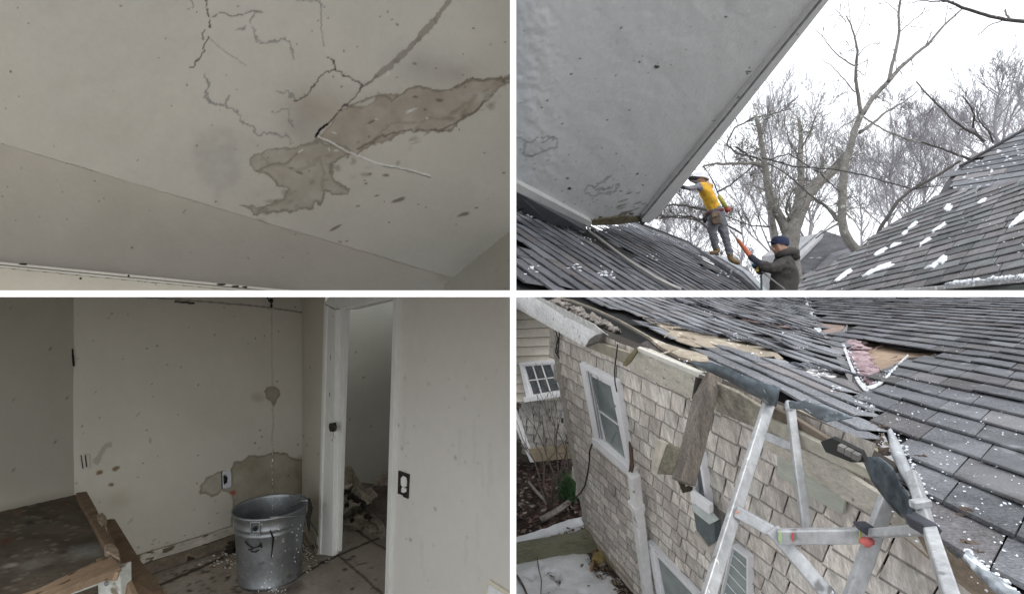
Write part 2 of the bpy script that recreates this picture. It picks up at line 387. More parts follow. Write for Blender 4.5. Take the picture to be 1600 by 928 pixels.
    for x, y, rx, ry, a in ((648, 100, 5, 2.5, .2), (649, 152, 6, 3, .2), (686, 157, 7, 3.5, .1), (664, 172, 3, 3, 0), (621, 39, 3.4, 2, .1), (613, 31, 2, 2, 0), (605, 18, 1.7, 5, -.3), (580, 191, 8, 3, -.4),
                            (578, 272, 5, 3, -.3), (571, 287, 4, 1.6, 0), (570, 282, 3, 1.2, 0), (603, 274, 7, 3, 0), (560, 322, 5, 1.6, -.3), (622, 313, 14, 4, -.35), (588, 306, 6, 1.8, -.3), (725, 335, 14, 4, -.3),
                            (744, 325, 4, 2, -.2), (542, 377, 3, 1.6, 0), (531, 378, 4, 1.5, .3), (525, 356, 13, 2.4, -.5), (787, 270, 3, 2, 0), (787, 128, 5, 4, 0), (468, 270, 8, 3, .3), (455, 263, 4, 2, 0)):
        p.dot(x, y, rx * .8, ry * .7, (.17, .14, .105), .75, a)
    r = random.Random(2)
    for x, y in ((9, 170), (331, 196), (268, 166), (308, 228), (293, 133), (372, 10), (436, 391), (435, 425), (509, 445), (620, 121), (513, 28), (487, 50), (740, 45), (456, 189), (727, 422), (697, 442), (629, 426), (150, 272), (215, 251)) + tuple((r.uniform(0, 797), r.uniform(0, 440)) for _ in range(60)):
        p.dot(x, y, r.uniform(.8, 1.7), r.uniform(.8, 1.5), (.1, .09, .07), .8)
    for x, y, l, a in ((644, 172, 9, -.3), (640, 175, 7, -.5), (522, 208, 4, .4), (470, 236, 5, -.6), (514, 234, 3, 1.2), (525, 236, 4, 0), (667, 185, 2, 0), (606, 116, 4, -.9), (588, 187, 2, 0)):
        p.dot(x, y, l, 1.3, (.82, .82, .8), .8, a)
    rr = random.Random(44)
    for _ in range(70):
        x = rr.uniform(400, 790); y = 330 - (x - 400) * .48 + rr.gauss(0, 16); p.dot(x, y, rr.uniform(2, 9), rr.uniform(1, 4), (.27, .23, .18) if rr.random() < .6 else (.56, .54, .48), .45, rr.uniform(-.7, .2), .7)
    return p.C * .60
def relief_ceiling(X, Y):
    h = .004 * fbm(X, Y, 60, 3, 8)
    d = np_dist(X, Y, [(312, 90), (325, 60), (329, 30), (320, 0)]); h = h - .0015 * (1 - sstep(0, 2.5, d))
    d = np_dist(X, Y, [(523, 109), (560, 127), (568, 135), (540, 166), (511, 196), (493, 213)]); h = h - .002 * (1 - sstep(0, 3, d))
    d = np_dist(X, Y, [(497, 213), (545, 238), (590, 256), (672, 275)]); h = h + .004 * (1 - sstep(0, 2, d))
    return h
def paint_plain(c=(.64, .62, .58), seed=0., dots=40, box=(0, 230, 797, 460), k=1.):
    def f(X, Y):
        p = Paint(X, Y, c); p.mul(np.clip(.5 + fbm(X, Y, 90, 4, seed), 0, 1) * .6, (.9, .89, .87)); r = random.Random(int(seed * 10) + 3)
        for _ in range(dots): p.dot(r.uniform(box[0], box[2]), r.uniform(box[1], box[3]), r.uniform(.7, 1.6), r.uniform(.7, 1.4), (.1, .09, .07), .7)
        return p.C * k
    return f
tl_room = None
lerp2 = lambda t: (cr0[0] + (cr1[0] - cr0[0]) * t, cr0[1] + (cr1[1] - cr0[1]) * t)
o = grid_sheet('ceiling', A1, [(-420, -260), (800.5, -260), (800.5, 470), lerp2(1), lerp2(0), (-420, 99)], .0075, paint_ceiling, plaster_m, relief_ceiling)
tag(o, 'off-white plaster ceiling with brown water stains and branching cracks', kind='structure')
# lower slope, right hand return, and the wall under the cornice
Cc = [(697, 442), (800.5, 358)]
o = grid_sheet('ceiling', B1, [(-420, 99), cr0, lerp2(.5), (700, 432.5), (800.5, 460.5), (-420, 460.5)], .012, paint_plain((.405, .385, .345), 1.), plaster_m, lambda X, Y: .004 * fbm(X, Y, 60, 3, 4))
tag(o, 'lower sloping strip of plaster ceiling above the cornice', kind='structure')
c0 = A1.on(*Cc[0]); c1 = A1.on(*Cc[1]); C1 = Plane.three(c0, c1, at(800, 455, A1.on(800, 455).y * .86))
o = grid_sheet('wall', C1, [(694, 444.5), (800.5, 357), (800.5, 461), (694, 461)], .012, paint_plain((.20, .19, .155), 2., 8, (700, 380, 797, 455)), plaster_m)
tag(o, 'triangle of wall below the right end of the stained ceiling', kind='structure')
wallT = (0, 411), (400, 450)
t0 = B1.on(0, 411) * .985; t1 = B1.on(400, 450) * .985
W1 = Plane(t0, (t1 - t0).cross(Vector((0.05, .25, 1))))
m_trim = mat('cornice_paint', (.46, .44, .38), .6, n1=(3, .06), n2=(40, .05), spots=[(14, .68, .71, (.12, .1, .07))])
o = grid_sheet('wall', W1, [(-420, 378), (0, 418), (400, 457), (520, 460.5), (-420, 460.5)], .012, paint_plain((.44, .41, .34), 3., 10, (0, 415, 400, 455)), plaster_m)
tag(o, 'cream wall strip under the cornice of the stained ceiling', kind='structure')
g = MB()
d_ = (t1 - t0)
a_ = t0 - d_ * 1.05; b_ = t1 + d_ * .15
up_ = Vector((0, 0, 1))
for k, (hh, oo, tt) in enumerate(((.020, .0, .05), (.016, -.026, .032), (.01, -.048, .02))):
    g.beam(a_ + up_ * oo, b_ + up_ * oo, tt, hh, up=up_)
o = g.build('cornice', m_trim, bevel=.003); tag(o, 'narrow painted cornice where ceiling meets wall', 'cornice')
g = MB()
for x, y, l in ((345, 444.5, 7), (368, 447.5, 6), (383, 448.5, 4), (36, 412.8, 6), (201, 431, 1.3), (126, 435, 1.2)):
    q = W1.on(x, y) * .978; g.blob(q, l * q.y / F, .012, .006 + .002, .3, 5, x)
o = g.build('gap_hole', mat('dark_gap', (.02, .017, .012), .95, bump=None)); tag(o, 'small dark gaps rotted along the cornice', 'hole', kind='stuff')
# added, unseen floor slab and side wall that keep the light low
floor_m = mat('added_slab', (.50, .46, .40), .8, n1=(3, .2), n2=(30, .1), stretch=(1, .15, 1))
g = MB(); g.beam((-3.0, 1.15, 0), (-3.0, 3.9, 0), 5.96, .008, up=(0, 0, 1))
o = g.build('floor', floor_m); tag(o, 'added floor slab between the upper and the lower room, limiting their light', kind='structure')
sm = mat('side_plaster', (.5, .48, .44), .9)
g = MB(); g.beam((-3.4, 1.1, -1.7), (-3.4, 2.9, -1.7), .1, 3.3, up=(0, 0, 1)); tag(g.build('wall', sm), 'added outer side wall limiting the light in the lower room', kind='structure')
g = MB(); hn = A1.n * -.035; g.beam(A1.on(*lerp2(-.3)) + hn, A1.on(*lerp2(1)) + hn, .12, .03, up=A1.n); tag(g.build('wall_batten', sm), 'batten behind the ceiling crease', kind='structure')
# ============================================================ lower room
H = 1.47
FL = Plane((0, 3, -H), (0, 0, 1))
wp_m = mat('wall_paint', attr=True, rough=.85, n1=(1.6, .04), n2=(18, .025), bump=(30, .25, .003), spec=.25)
bc_l = FL.on(115, 936); bc_r = FL.on(472, 816)
BW = Plane(bc_l, (bc_r - bc_l).cross(Vector((0, 0, 1))))
def paint_back(X, Y):
    p = Paint(X, Y, (.57, .552, .488)); p.mul(np.clip(.5 + fbm(X, Y, 110, 4, 6), 0, 1) * .6, (.9, .9, .86))
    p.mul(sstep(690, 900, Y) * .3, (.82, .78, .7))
    p.stain([(311, 772), (312, 757), (322, 745), (338, 739), (357, 738), (364, 722), (385, 713), (410, 712), (430, 707), (448, 706), (458, 716), (475, 718), (475, 850), (362, 850), (364, 768), (345, 764), (330, 776)],
            (.255, .22, .16), .85, (.15, .125, .085), 2.5, warp=6, ws=18, off=2)
    p.stain([(375, 760), (470, 745), (470, 850), (365, 850)], (.42, .39, .31), .5, None, warp=10, ws=20, soft=6)
    p.stain([(455, 716), (475, 712), (475, 790), (462, 790), (465, 750)], (.16, .14, .1), .55, None, warp=5, soft=4)
    p.stain([(414, 612), (418, 604), (428, 603), (436, 608), (437, 618), (431, 627), (427, 634), (422, 626), (415, 620)], (.25, .22, .16), .85, (.2, .18, .13), 2, warp=3, ws=8)
    p.dot(402, 620, 9, 7, (.33, .31, .25), .55, 0, .7); p.line([(426, 628), (427, 660), (425, 690), (427, 708), (427, 770)], 1.0, (.25, .22, .17), .5, 1.5)
    p.line([(424, 490), (425, 560), (426, 606)], .8, (.3, .28, .22), .5, 1)
    p.line([(150, 722), (158, 708), (166, 697), (171, 695)], 7, (.34, .32, .26), .7, 4)
    for x, y, rx, ry in ((155, 738, 5, 3), (181, 732, 5.5, 3), (174, 757, 3.5, 2.5)): p.dot(x, y, rx, ry, (.17, .11, .05), .9, -.3)
    p.dot(186, 780, 14, 12, (.42, .39, .3), .5, 0, .8); p.dot(364, 769, 5, 3.5, (.35, .08, .04), .8, -.3); p.dot(204, 813, 6, 2, (.35, .32, .26), .6, -.8)
    p.line([(300, 830), (306, 850), (318, 832)], 3, (.42, .4, .34), .35, 6); p.dot(235, 688, 2, 5, (.3, .28, .22), .7); p.dot(215, 648, 5, 1.3, (.33, .3, .25), .7, -.9)
    r = random.Random(5)
    for x, y in ((199, 492), (295, 512), (409, 682), (215, 745), (289, 836), (293, 843), (248, 847), (350, 480), (398, 692), (405, 700)) + tuple((r.uniform(118, 470), r.uniform(470, 890)) for _ in range(60)):
        p.dot(x, y, r.uniform(.7, 1.7), r.uniform(.7, 1.5), (.09, .075, .05), .8)
    for _ in range(50): p.dot(r.uniform(230, 300 + 70), r.uniform(840, 905), r.uniform(.7, 3), r.uniform(.6, 1.6), (.12, .1, .07), .6)
    # crack high up
    p.line([(215, 464), (280, 468), (340, 473), (400, 478), (473, 488)], 1.1, (.10, .09, .07), .75, .8)
    p.line([(274, 471.5), (290, 472.5), (303, 474)], 2.2, (.01, .01, .008), 1, .6)
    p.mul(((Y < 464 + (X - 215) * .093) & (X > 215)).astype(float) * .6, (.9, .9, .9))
    return p.C
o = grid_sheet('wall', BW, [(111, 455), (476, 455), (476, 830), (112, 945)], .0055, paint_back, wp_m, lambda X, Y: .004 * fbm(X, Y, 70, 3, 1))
tag(o, 'back wall of the lower room with a wet brown patch behind the bucket', kind='structure')
lw_d = Vector((-2.09, 2.0, 0)); LW = Plane(bc_l, (bc_l - Vector((-2.20, 2.2, -H))).cross(Vector((0, 0, 1))))
o = grid_sheet('wall', LW, [(-260, 455), (116, 455), (119, 950), (-260, 1150)], .012, paint_plain((.46, .45, .385), 5., 25, (0, 470, 112, 760)), wp_m)
tag(o, 'plain side wall behind the workbench', kind='structure')
g = MB()
for pts, r_ in (([(113, 545), (114, 558), (115.5, 572)], .005),): g.tube([BW.on(*q, .004) for q in pts], [.004, .006, .004], 5)
tag(g.build('wall_crack', mat('crack_black', (.01, .01, .008), .9, bump=None)), 'short black split down the corner of the lower room', 'crack')
# return wall beside the door, door frame line, right wall
dj = FL.on(500, 866); re_ = Vector((-.548, 2.6, -H)); DW = Plane(dj, (re_ - dj).cross(Vector((0, 0, 1))))
RTW = Plane(bc_r, (dj - bc_r).cross(Vector((0, 0, 1))))
o = grid_sheet('wall', RTW, [(471, 455), (508, 455), (500, 868), (470, 822)], .010, paint_plain((.52, .50, .43), 6., 8, (472, 480, 500, 800)), wp_m)
tag(o, 'narrow return wall between the wet wall and the door', kind='structure')
RWd = Plane(re_, (Vector((-.004, 2.06, -H)) - re_).cross(Vector((0, 0, 1))))
def paint_right(X, Y):
    p = Paint(X, Y, (.60, .585, .545)); p.mul(np.clip(.5 + fbm(X, Y, 130, 4, 9), 0, 1) * .6, (.93, .93, .92)); r = random.Random(9)
    for x, y in ((641, 843), (680, 795), (712, 715), (622, 664), (628, 700)): p.dot(x, y, 2, 3.5, (.25, .24, .22), .7, -.4)
    for _ in range(28): p.dot(r.uniform(630, 797), r.uniform(560, 920), r.uniform(.8, 2), r.uniform(1, 3.5), (.33, .32, .3), .5, -.4)
    for _ in range(9):
        x = r.uniform(630, 790); y = r.uniform(640, 850); p.line([(x, y), (x + r.uniform(-3, 3), y + r.uniform(30, 80))], 3.5, (.5, .49, .45), .35, 3)
    return p.C
o = grid_sheet('wall', RWd, [(620.5, 455), (800.8, 455), (800.8, 1400), (601, 1400)], .0075, paint_right, wp_m, lambda X, Y: .0025 * fbm(X, Y, 90, 3, 3))
tag(o, 'pale right wall with the black socket plate', kind='structure')
# door frame
paint_w = mat('door_paint', (.66, .67, .64), .5, n1=(5, .06), n2=(50, .05), bump=(45, .2, .002), spots=[(30, .70, .73, (.15, .12, .08))], stretch=(1, 1, .35))
root = empty('door_frame', dj, 'white painted door frame with dark strike plate around the open doorway', 'door frame')
fo = DW.n
def wall_prism(pl, px, lift, th): return [pl.on(*q, lift) for q in px], pl.n * -th
g = MB(); g.prism(*wall_prism(DW, [(510, 478), (523, 484), (517, 868), (499, 866)], .030, .028)); g.build('casing', paint_w, root, bevel=.003)
g = MB(); g.prism(*wall_prism(DW, [(506, 474), (510, 478), (499.5, 866), (496.5, 864)], .040, .04)); g.prism(*wall_prism(DW, [(519, 484), (524.5, 484), (519, 868), (513, 868)], .036, .03)); g.build('moulding', paint_w, root, bevel=.002)
g = MB(); g.prism(*wall_prism(DW, [(525.5, 481), (541, 482), (528.5, 861), (519, 869)], .012, .02)); g.prism(*wall_prism(DW, [(538, 482), (541.5, 482), (529.5, 862), (526, 863)], .0, .018)); g.build('jamb', paint_w, root, bevel=.002)
g = MB(); g.prism(*wall_prism(DW, [(506, 474), (516, 462), (625, 459.5), (620, 462), (523, 482)], .032, .03)); g.prism(*wall_prism(DW, [(523, 484), (524, 480), (622, 459.5), (622, 464), (541, 484)], .014, .06)); g.build('header', paint_w, root, bevel=.002)
g = MB(); g.prism(*wall_prism(DW, [(614.5, 459.5), (621, 459.5), (603, 1060), (597, 1060)], .016, .07)); g.build('jamb', paint_w, root, bevel=.002)
blk = mat('black_metal', (.015, .014, .013), .5, metal=.3, n1=(30, .3), spots=[(160, .66, .7, (.35, .35, .34))])
g = MB(); g.prism(*wall_prism(DW, [(514, 661), (521.5, 660), (523, 664), (523, 671), (520.5, 674.5), (515, 674), (513.5, 668)], .046, .012)); g.build('strike_plate', blk, root, bevel=.002)
# hall seen through the door
hl = FL.on(528, 770); HW = Plane(Vector((-1.42, 4.45, -H)), (Vector((1, -.12, 0))).cross(Vector((0, 0, 1))))
def paint_hall(X, Y):
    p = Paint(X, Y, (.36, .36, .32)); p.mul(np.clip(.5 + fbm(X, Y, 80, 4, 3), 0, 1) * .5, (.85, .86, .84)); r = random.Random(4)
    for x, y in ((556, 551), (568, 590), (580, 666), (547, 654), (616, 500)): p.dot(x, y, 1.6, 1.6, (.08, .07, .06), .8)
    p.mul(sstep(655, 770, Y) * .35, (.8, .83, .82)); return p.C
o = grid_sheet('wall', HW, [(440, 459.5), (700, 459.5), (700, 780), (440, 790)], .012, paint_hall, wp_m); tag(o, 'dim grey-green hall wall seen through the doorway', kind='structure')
# concrete floor with cut joints
def paint_floor(X, Y):
    p = Paint(X, Y, (.46, .415, .36)); n = fbm(X, Y, 50, 5, 7); p.mul(np.clip(.5 + n, 0, 1), (.55, .5, .45)); r = random.Random(8)
    p.stain([(470, 800), (560, 790), (800, 760), (800, 1000), (420, 1000), (440, 925)], (.27, .235, .19), .6, None, warp=12, soft=10)
    for q, w in (([(500, 880), (530, 866), (603, 836)], 2), ([(420, 916), (455, 905), (500, 882)], 2), ([(527, 866), (560, 893), (600, 930), (660, 985)], 2.2), ([(540, 815), (580, 845), (610, 862)], 2), ([(235, 918), (275, 903), (350, 870)], 3)):
        p.line(q, w, (.03, .022, .017), .9, 1.5)
    for x, y, rx, ry in ((551, 869, 4, 2), (546, 873, 5, 2), (539, 889, 4, 2.5), (536, 827, 9, 2), (566, 880, 12, 1.2), (550, 920, 3, 2), (505, 878, 6, 3)): p.dot(x, y, rx, ry, (.03, .02, .015), .85, -.2)
    for _ in range(240): p.dot(r.uniform(230, 400), r.uniform(850, 960), r.uniform(.8, 6), r.uniform(.6, 2.2), (.045, .028, .018), r.uniform(.3, .9), r.uniform(-.6, .2))
    for _ in range(60): p.dot(r.uniform(440, 600), r.uniform(820, 930), r.uniform(.8, 4), r.uniform(.6, 1.6), (.07, .05, .035), r.uniform(.3, .7), -.3)
    p.stain([(370, 880), (390, 915), (440, 920), (470, 900), (480, 918), (440, 935), (380, 930)], (.05, .04, .03), .6, None, warp=5, soft=5)
    return p.C
flo_m = mat('concrete_floor', attr=True, rough=.55, n1=(5, .12), n2=(45, .12), bump=(35, .4, .004), spec=.4)
o = grid_sheet('floor', FL, [(-300, 1500), (900, 1500), (801, 1100), (801, 745), (100, 745), (-200, 900)], .0085, paint_floor, flo_m, lambda X, Y: .002 * fbm(X, Y, 40, 3, 1)); tag(o, 'dirty concrete floor with cut joints and rust-brown stains', kind='structure')
# baseboard
bb_m = mat('old_baseboard', (.48, .45, .38), .75, n1=(6, .2), n2=(30, .2), spots=[(9, .56, .6, (.12, .09, .06))], stretch=(1, 1, 2))
root = empty('baseboard', FL.on(300, 872), 'dirty cream baseboard peeling off along the wet back wall', 'baseboard')
g = MB(); u_ = (bc_r - bc_l).normalized(); zz = Vector((0, 0, 1))
p0 = bc_l + BW.n * .014 + zz * .095; p1 = bc_r + BW.n * .014 + zz * .10; g.beam(p0, p1, .016, .05, up=zz, cuts=10, wob=.002); g.build('board', bb_m, root, bevel=.002)
g = MB(); g.beam(p0 - zz * .06, p1 - zz * .062, .012, .062, up=zz, cuts=12, wob=.003); g.build('lower_strip', mat('rotten_strip', (.17, .14, .10), .9, n1=(8, .3), n2=(40, .3), spots=[(12, .6, .63, (.03, .022, .015))]), root)
root = empty('baseboard', FL.on(488, 850), 'short white baseboard against the return wall beside the door frame', 'baseboard')
g = MB(); g.beam(bc_r + RTW.n * .012 + zz * .06, dj + RTW.n * .012 + zz * .05, .014, .10, up=zz); g.build('board', bb_m, root, bevel=.003)
# ---- galvanised bucket
BY = 3.0
bcen = at(422, 901, BY); bcen.z = -H
root = empty('bucket', bcen, 'dented galvanised steel bucket catching the drips below the hook', 'bucket')
galv = mat('galvanised_steel', (.31, .33, .345), .42, metal=.75, n1=(9, .22), n2=(60, .12), bump=(30, .3, .004), spots=[(38, .68, .72, (.75, .76, .76)), (11, .66, .74, (.2, .2, .2))])
prof = [(.0, .004), (.147, .004), (.152, .0), (.154, .012), (.150, .020), (.157, .10), (.163, .20), (.168, .262), (.1725, .268), (.1725, .276), (.169, .282), (.171, .292), (.1755, .298), (.1755, .306), (.172, .312), (.177, .352), (.183, .358), (.184, .366), (.179, .370), (.1745, .364), (.172, .352), (.165, .262), (.158, .15), (.148, .03), (.0, .03)]
g = MB()
n_ = 64
g.lathe(bcen, [(r, z) for r, z in prof], n_)
for i, v in enumerate(g.v):
    d = v - bcen; k = 1 + .012 * mnoise.noise(Vector((d.x * 9, d.y * 9, d.z * 7))) * (d.z / .36 + .2); g.v[i] = bcen + Vector((d.x * k, d.y * k, d.z))
g.build('body', galv, root, smooth=True)
g = MB(); g.blob(bcen + Vector((0, 0, .06)), .150, .150, .02, .02, 10); g.v = [Vector((v.x, v.y, v.z)) for v in g.v]
g = MB(); g.lathe(bcen, [(0, .235), (.16, .235)], 40); g.build('water', mat('dirty_water', (.05, .05, .045), .12, n1=(14, .6), n2=(40, .4), bump=(22, .4, .01), spots=[(60, .68, .72, (.4, .4, .38))]), root)
dark_g = mat('dark_wire', (.06, .06, .06), .45, metal=.7)
g = MB(); ec = bcen + Vector((.003, -.178, .325)); ex = Vector((1, 0, 0)); ez = zz
for a in (-1, 1): g.beam(ec + ex * a * .022 + ez * .025, ec + ex * a * .022 - ez * .03, .007, .008, up=Vector((0, -1, 0)))
g.beam(ec - ex * .024 + ez * .027, ec + ex * .024 + ez * .027, .008, .008, up=ez); g.beam(ec - ex * .024 - ez * .03, ec + ex * .024 - ez * .03, .008, .008, up=ez)
g.build('ear', galv, root, bevel=.002)
g = MB(); g.blob(ec + Vector((0, -.004, -.004)), .012, .006, .012, .1, 6); g.build('ear_hole', mat('hole_black', (.01, .01, .01), .8, bump=None), root, smooth=True)
g = MB(); hp = []
for i in range(15):
    t = i / 14; a = math.pi * (.02 + .96 * t)
    hp.append(bcen + Vector((.06 + .135 * math.sin(a) * 1.0, .165 * math.cos(a), .372 - .03 * math.sin(a) + .008 * math.sin(3 * a))))
g.tube(hp, .0045, 8); g.tube([bcen + Vector((.10, .04, .345)), bcen + Vector((.155, .02, .385)), bcen + Vector((.212, -.01, .40))], [.005, .008, .008], 8)
g.build('handle', galv, root, smooth=True)
g = MB(); g.tube([bcen + Vector((.205, -.01, .41)), bcen + Vector((.215, -.015, .36)), bcen + Vector((.205, -.02, .30)), bcen + Vector((.21, -.02, .24))], [.007, .013, .010, .004], 7); g.build('rag', mat('black_rag', (.02, .02, .018), .95), root, smooth=True)
def on_bucket(px, py):                               # point on the bucket's front skin
    r = ray(px, py); lo, hi = 2.6, 3.0
    for _ in range(40):
        m_ = (lo + hi) / 2; q = r * m_; rad = .15 + .028 * (q.z + H) / .36
        if (q.x - bcen.x) ** 2 + (q.y - bcen.y) ** 2 > (rad + .003) ** 2: lo = m_
        else: hi = m_
    return r * lo
g = MB()
for pts in ([(383, 845), (388, 851), (396, 856), (405, 853), (408, 850)], [(392, 861), (399, 862), (404, 859)], [(388, 858), (394, 858)], [(406, 848), (409, 855)]): g.tube([on_bucket(*q) for q in pts], .0035, 5)
g.tube([on_bucket(422, 828), on_bucket(427, 840), on_bucket(426, 850), on_bucket(424, 870)], [.003, .005, .004, .002], 5)
g.build('scribble', mat('black_ink', (.01, .01, .01), .8, bump=None), root)
# ---- drips of water
wat = mat('water_drops', (.85, .88, .9), .05, n1=(3, 0), n2=(3, 0), bump=None)
root = empty('water_drip', bcen + Vector((0, -.01, .5)), 'thin broken thread of water falling from the hook into the bucket', 'water drip')
g = MB(); r = random.Random(3)
for k in range(16):
    y = r.uniform(690, 815); q = at(425 + (y - 640) * .006 + r.uniform(-.6, .6), y, 2.98); g.blob(q, .0012, .0012, r.uniform(.002, .006), .1, 4, k)
g.build('drops', wat, root, smooth=True)
g = MB(); r = random.Random(6)
for x, y in ((457, 831), (466, 826), (470, 820), (463, 857), (466, 862), (464, 836), (464, 843), (460, 870), (461, 877), (441, 883), (473, 829), (426, 868), (425, 880), (424, 893), (422, 905), (422, 918), (446, 860), (456, 831)):
    try: q = on_bucket(min(x, 472), y) * .992
    except Exception: q = at(x, y, 2.8)
    g.blob(at(x, y, q.y), .002, .002, .0035, .2, 4, x)
for k in range(90):
    x = 422 + r.gauss(0, 8); y = 918 + r.gauss(0, 3); q = FL.on(x, y, .006); g.blob(q, r.uniform(.001, .005), r.uniform(.001, .004), r.uniform(.001, .004), .3, 4, k)
tag(g.build('water_splash', wat, smooth=True), 'bright splashed droplets on and in front of the bucket', 'water drops', kind='stuff')
g = MB(); r = random.Random(16)
for k in range(170):
    x = r.choice([r.gauss(350, 18), r.gauss(480, 6), r.uniform(300, 520)]); y = r.gauss(872, 9) if x < 420 else r.gauss(862, 14)
    q = FL.on(x, y, .004); s_ = r.uniform(.0012, .0045); g.blob(q, s_ * 1.6, s_, s_ * .7, .5, 4, k)
tag(g.build('paint_flakes', mat('paint_flake', (.62, .6, .55), .9)), 'white flakes of fallen paint scattered on the floor by the bucket', 'debris', kind='stuff')
g = MB(); r = random.Random(26)
for k in range(46):
    x = r.gauss(368, 8); y = r.gauss(850, 9); q = FL.on(x, y, .006) ; q.z += r.uniform(0, .05); s_ = r.uniform(.006, .018); g.blob(q, s_ * 1.2, s_, s_ * .8, .7, 5, k)
tag(g.build('debris', mat('black_debris', (.028, .022, .016), .95)), 'dark rotten crumbs piled behind the left of the bucket', 'debris', kind='stuff')
# ---- hook
root = empty('ceiling_hook', BW.on(423, 472, .06), 'small black hook hanging from the top of the back wall', 'hook')
g = MB(); g.tube([BW.on(417, 463, .02), BW.on(420, 470, .05), BW.on(423, 472, .06)], .004, 6); g.build('stem', blk, root)
g = MB(); g.blob(BW.on(424, 470, .06), .011, .011, .016, .3, 7, 2); g.blob(BW.on(424, 478, .06), .008, .008, .012, .2, 7, 3); g.build('body', blk, root, smooth=True)
g = MB(); c_ = BW.on(424.5, 483, .06); g.tube([c_ + Vector((.009 * math.sin(a), 0, .012 * math.cos(a))) for a in [i * .55 for i in range(12)]], .0028, 6); g.build('ring', mat('steel_ring', (.45, .45, .43), .3, metal=.9), root)
# ---- outlets
root = empty('wall_socket', BW.on(354, 762), 'small white wall socket with scorched slots beside the wet patch', 'socket')
plw = mat('white_plastic', (.62, .64, .68), .4, n1=(10, .05), n2=(80, .03))
g = MB(); g.prism(*wall_prism(BW, [(348, 737), (360.5, 735), (361.5, 738), (362, 758), (360, 761), (349, 763)], .012, .012)); g.build('plate', plw, root, bevel=.003)
g = MB(); g.prism(*wall_prism(BW, [(349.2, 743), (352.5, 741), (353, 747), (352, 748), (353, 755), (350, 757), (349.4, 750)], .0155, .004)); g.prism(*wall_prism(BW, [(352.5, 744), (354.5, 743), (355.5, 746), (355, 754), (353, 754)], .0155, .004)); g.build('slots', blk, root)
g = MB(); g.prism(*wall_prism(BW, [(346, 736), (348, 735.5), (348.6, 763), (346.5, 763)], .006, .006)); g.build('box_edge', mat('dark_steel', (.1, .1, .1), .6), root)
root = empty('wall_socket', RWd.on(629, 778), 'blackened socket plate with two pale receptacles on the right wall', 'socket')
g = MB(); g.prism(*wall_prism(RWd, [(622, 735), (638.5, 741), (637.5, 757), (636.5, 779), (630, 776), (628, 773), (621, 771)], .008, .008)); g.build('plate', blk, root, bevel=.0015)
for pts in ([(626, 747), (629, 743), (634, 746), (635, 753), (634, 760), (629, 761), (626, 757)], [(627, 762), (630, 760), (634, 763), (634, 768), (630, 770), (626.5, 768)]):
    g = MB(); g.prism(*wall_prism(RWd, pts, .012, .005)); g.build('receptacle', mat('socket_cream', (.68, .68, .65), .5, n1=(60, .25)), root, bevel=.0015)
root = empty('blank_plate', BW.on(132, 735), 'old cream blank cover plate left of the rust spots', 'cover plate')
g = MB(); g.prism(*wall_prism(BW, [(124, 710.5), (140, 709), (141, 733), (127, 734)], .006, .006)); g.build('plate', mat('cream_plate', (.55, .53, .46), .6), root, bevel=.0015)
g = MB(); g.prism(*wall_prism(BW, [(126, 711), (127.4, 711), (130.5, 731.5), (129, 732)], .009, .004)); g.prism(*wall_prism(BW, [(132.5, 711), (134, 711), (136.5, 729), (134.6, 729.5)], .009, .004)); g.build('slots', blk, root)
g = MB(); g.prism(*wall_prism(RWd, [(763, 905), (800, 929), (800, 1010), (758, 1000), (757.5, 932)], .010, .01))
o = g.build('vent_cover', mat('cream_vent', (.66, .63, .50), .6), bevel=.003); tag(o, 'cream cover plate low on the right wall at the picture edge', 'cover plate')
g = MB(); g.prism(*wall_prism(RWd, [(764, 912), (800, 936), (800, 1005), (761, 995), (760, 935)], .0125, .003)); g.build('panel', mat('pale_panel', (.72, .72, .74), .6), o)
# ---- workbench
benchP = Plane.three((115, 775, 2.62), (0, 802, 2.30), (185, 885, 1.98))
bn = benchP.n if benchP.n.z > 0 else -benchP.n
root = empty('workbench', at(120, 1000, 2.1), 'dirty plywood-topped workbench with a chewed timber edge in the room corner', 'workbench')
def paint_bench(X, Y):
    p = Paint(X, Y, (.11, .092, .068)); p.mul(np.clip(.5 + fbm(X * .5, Y * 2.0, 30, 5, 7), 0, 1), (.5, .47, .42)); r = random.Random(3)
    for x, y, rx, ry, c in ((10, 845, 14, 5, (.10, .03, .015)), (130, 862, 30, 12, (.24, .24, .22)), (55, 880, 30, 8, (.2, .19, .17)), (16, 883, 12, 3, (.3, .28, .24)), (92, 805, 18, 3, (.06, .04, .03)), (45, 817, 7, 3, (.01, .01, .01)), (72, 809, 5, 2, (.01, .01, .01)), (100, 862, 6, 2.5, (.03, .02, .015)), (87, 858, 3, 1.2, (.3, .3, .26)), (103, 786, 12, 3, (.08, .04, .02)), (25, 800, 16, 4, (.14, .08, .05)), (14, 867, 4, 2, (.02, .015, .01))): p.dot(x, y, rx, ry, c, .75, -.25, .6)
    for _ in range(120): p.dot(r.uniform(0, 170), r.uniform(780, 925), r.uniform(1, 9), r.uniform(.5, 2), r.choice([(.2, .19, .16), (.05, .04, .03), (.25, .24, .2)]), .5, -.25)
    return p.C
bm_ = mat('bench_board', attr=True, rough=.8, n1=(6, .2), n2=(40, .2), bump=(25, .4, .004))
grid_sheet('top', benchP, [(-160, 838), (0, 799), (120, 772), (178, 872), (60, 935), (-160, 1040)], .006, paint_bench, bm_, None, root)
bw = mat('brown_timber', (.17, .115, .07), .8, n1=(8, .3), n2=(45, .25), bump=(30, .5, .004), stretch=(4, .6, 1), spots=[(10, .66, .74, (.05, .035, .02))])
bt = mat('raw_timber', (.30, .215, .14), .8, n1=(8, .25), n2=(45, .2), bump=(30, .5, .004), stretch=(4, .6, 1), spots=[(13, .64, .7, (.09, .06, .035))])
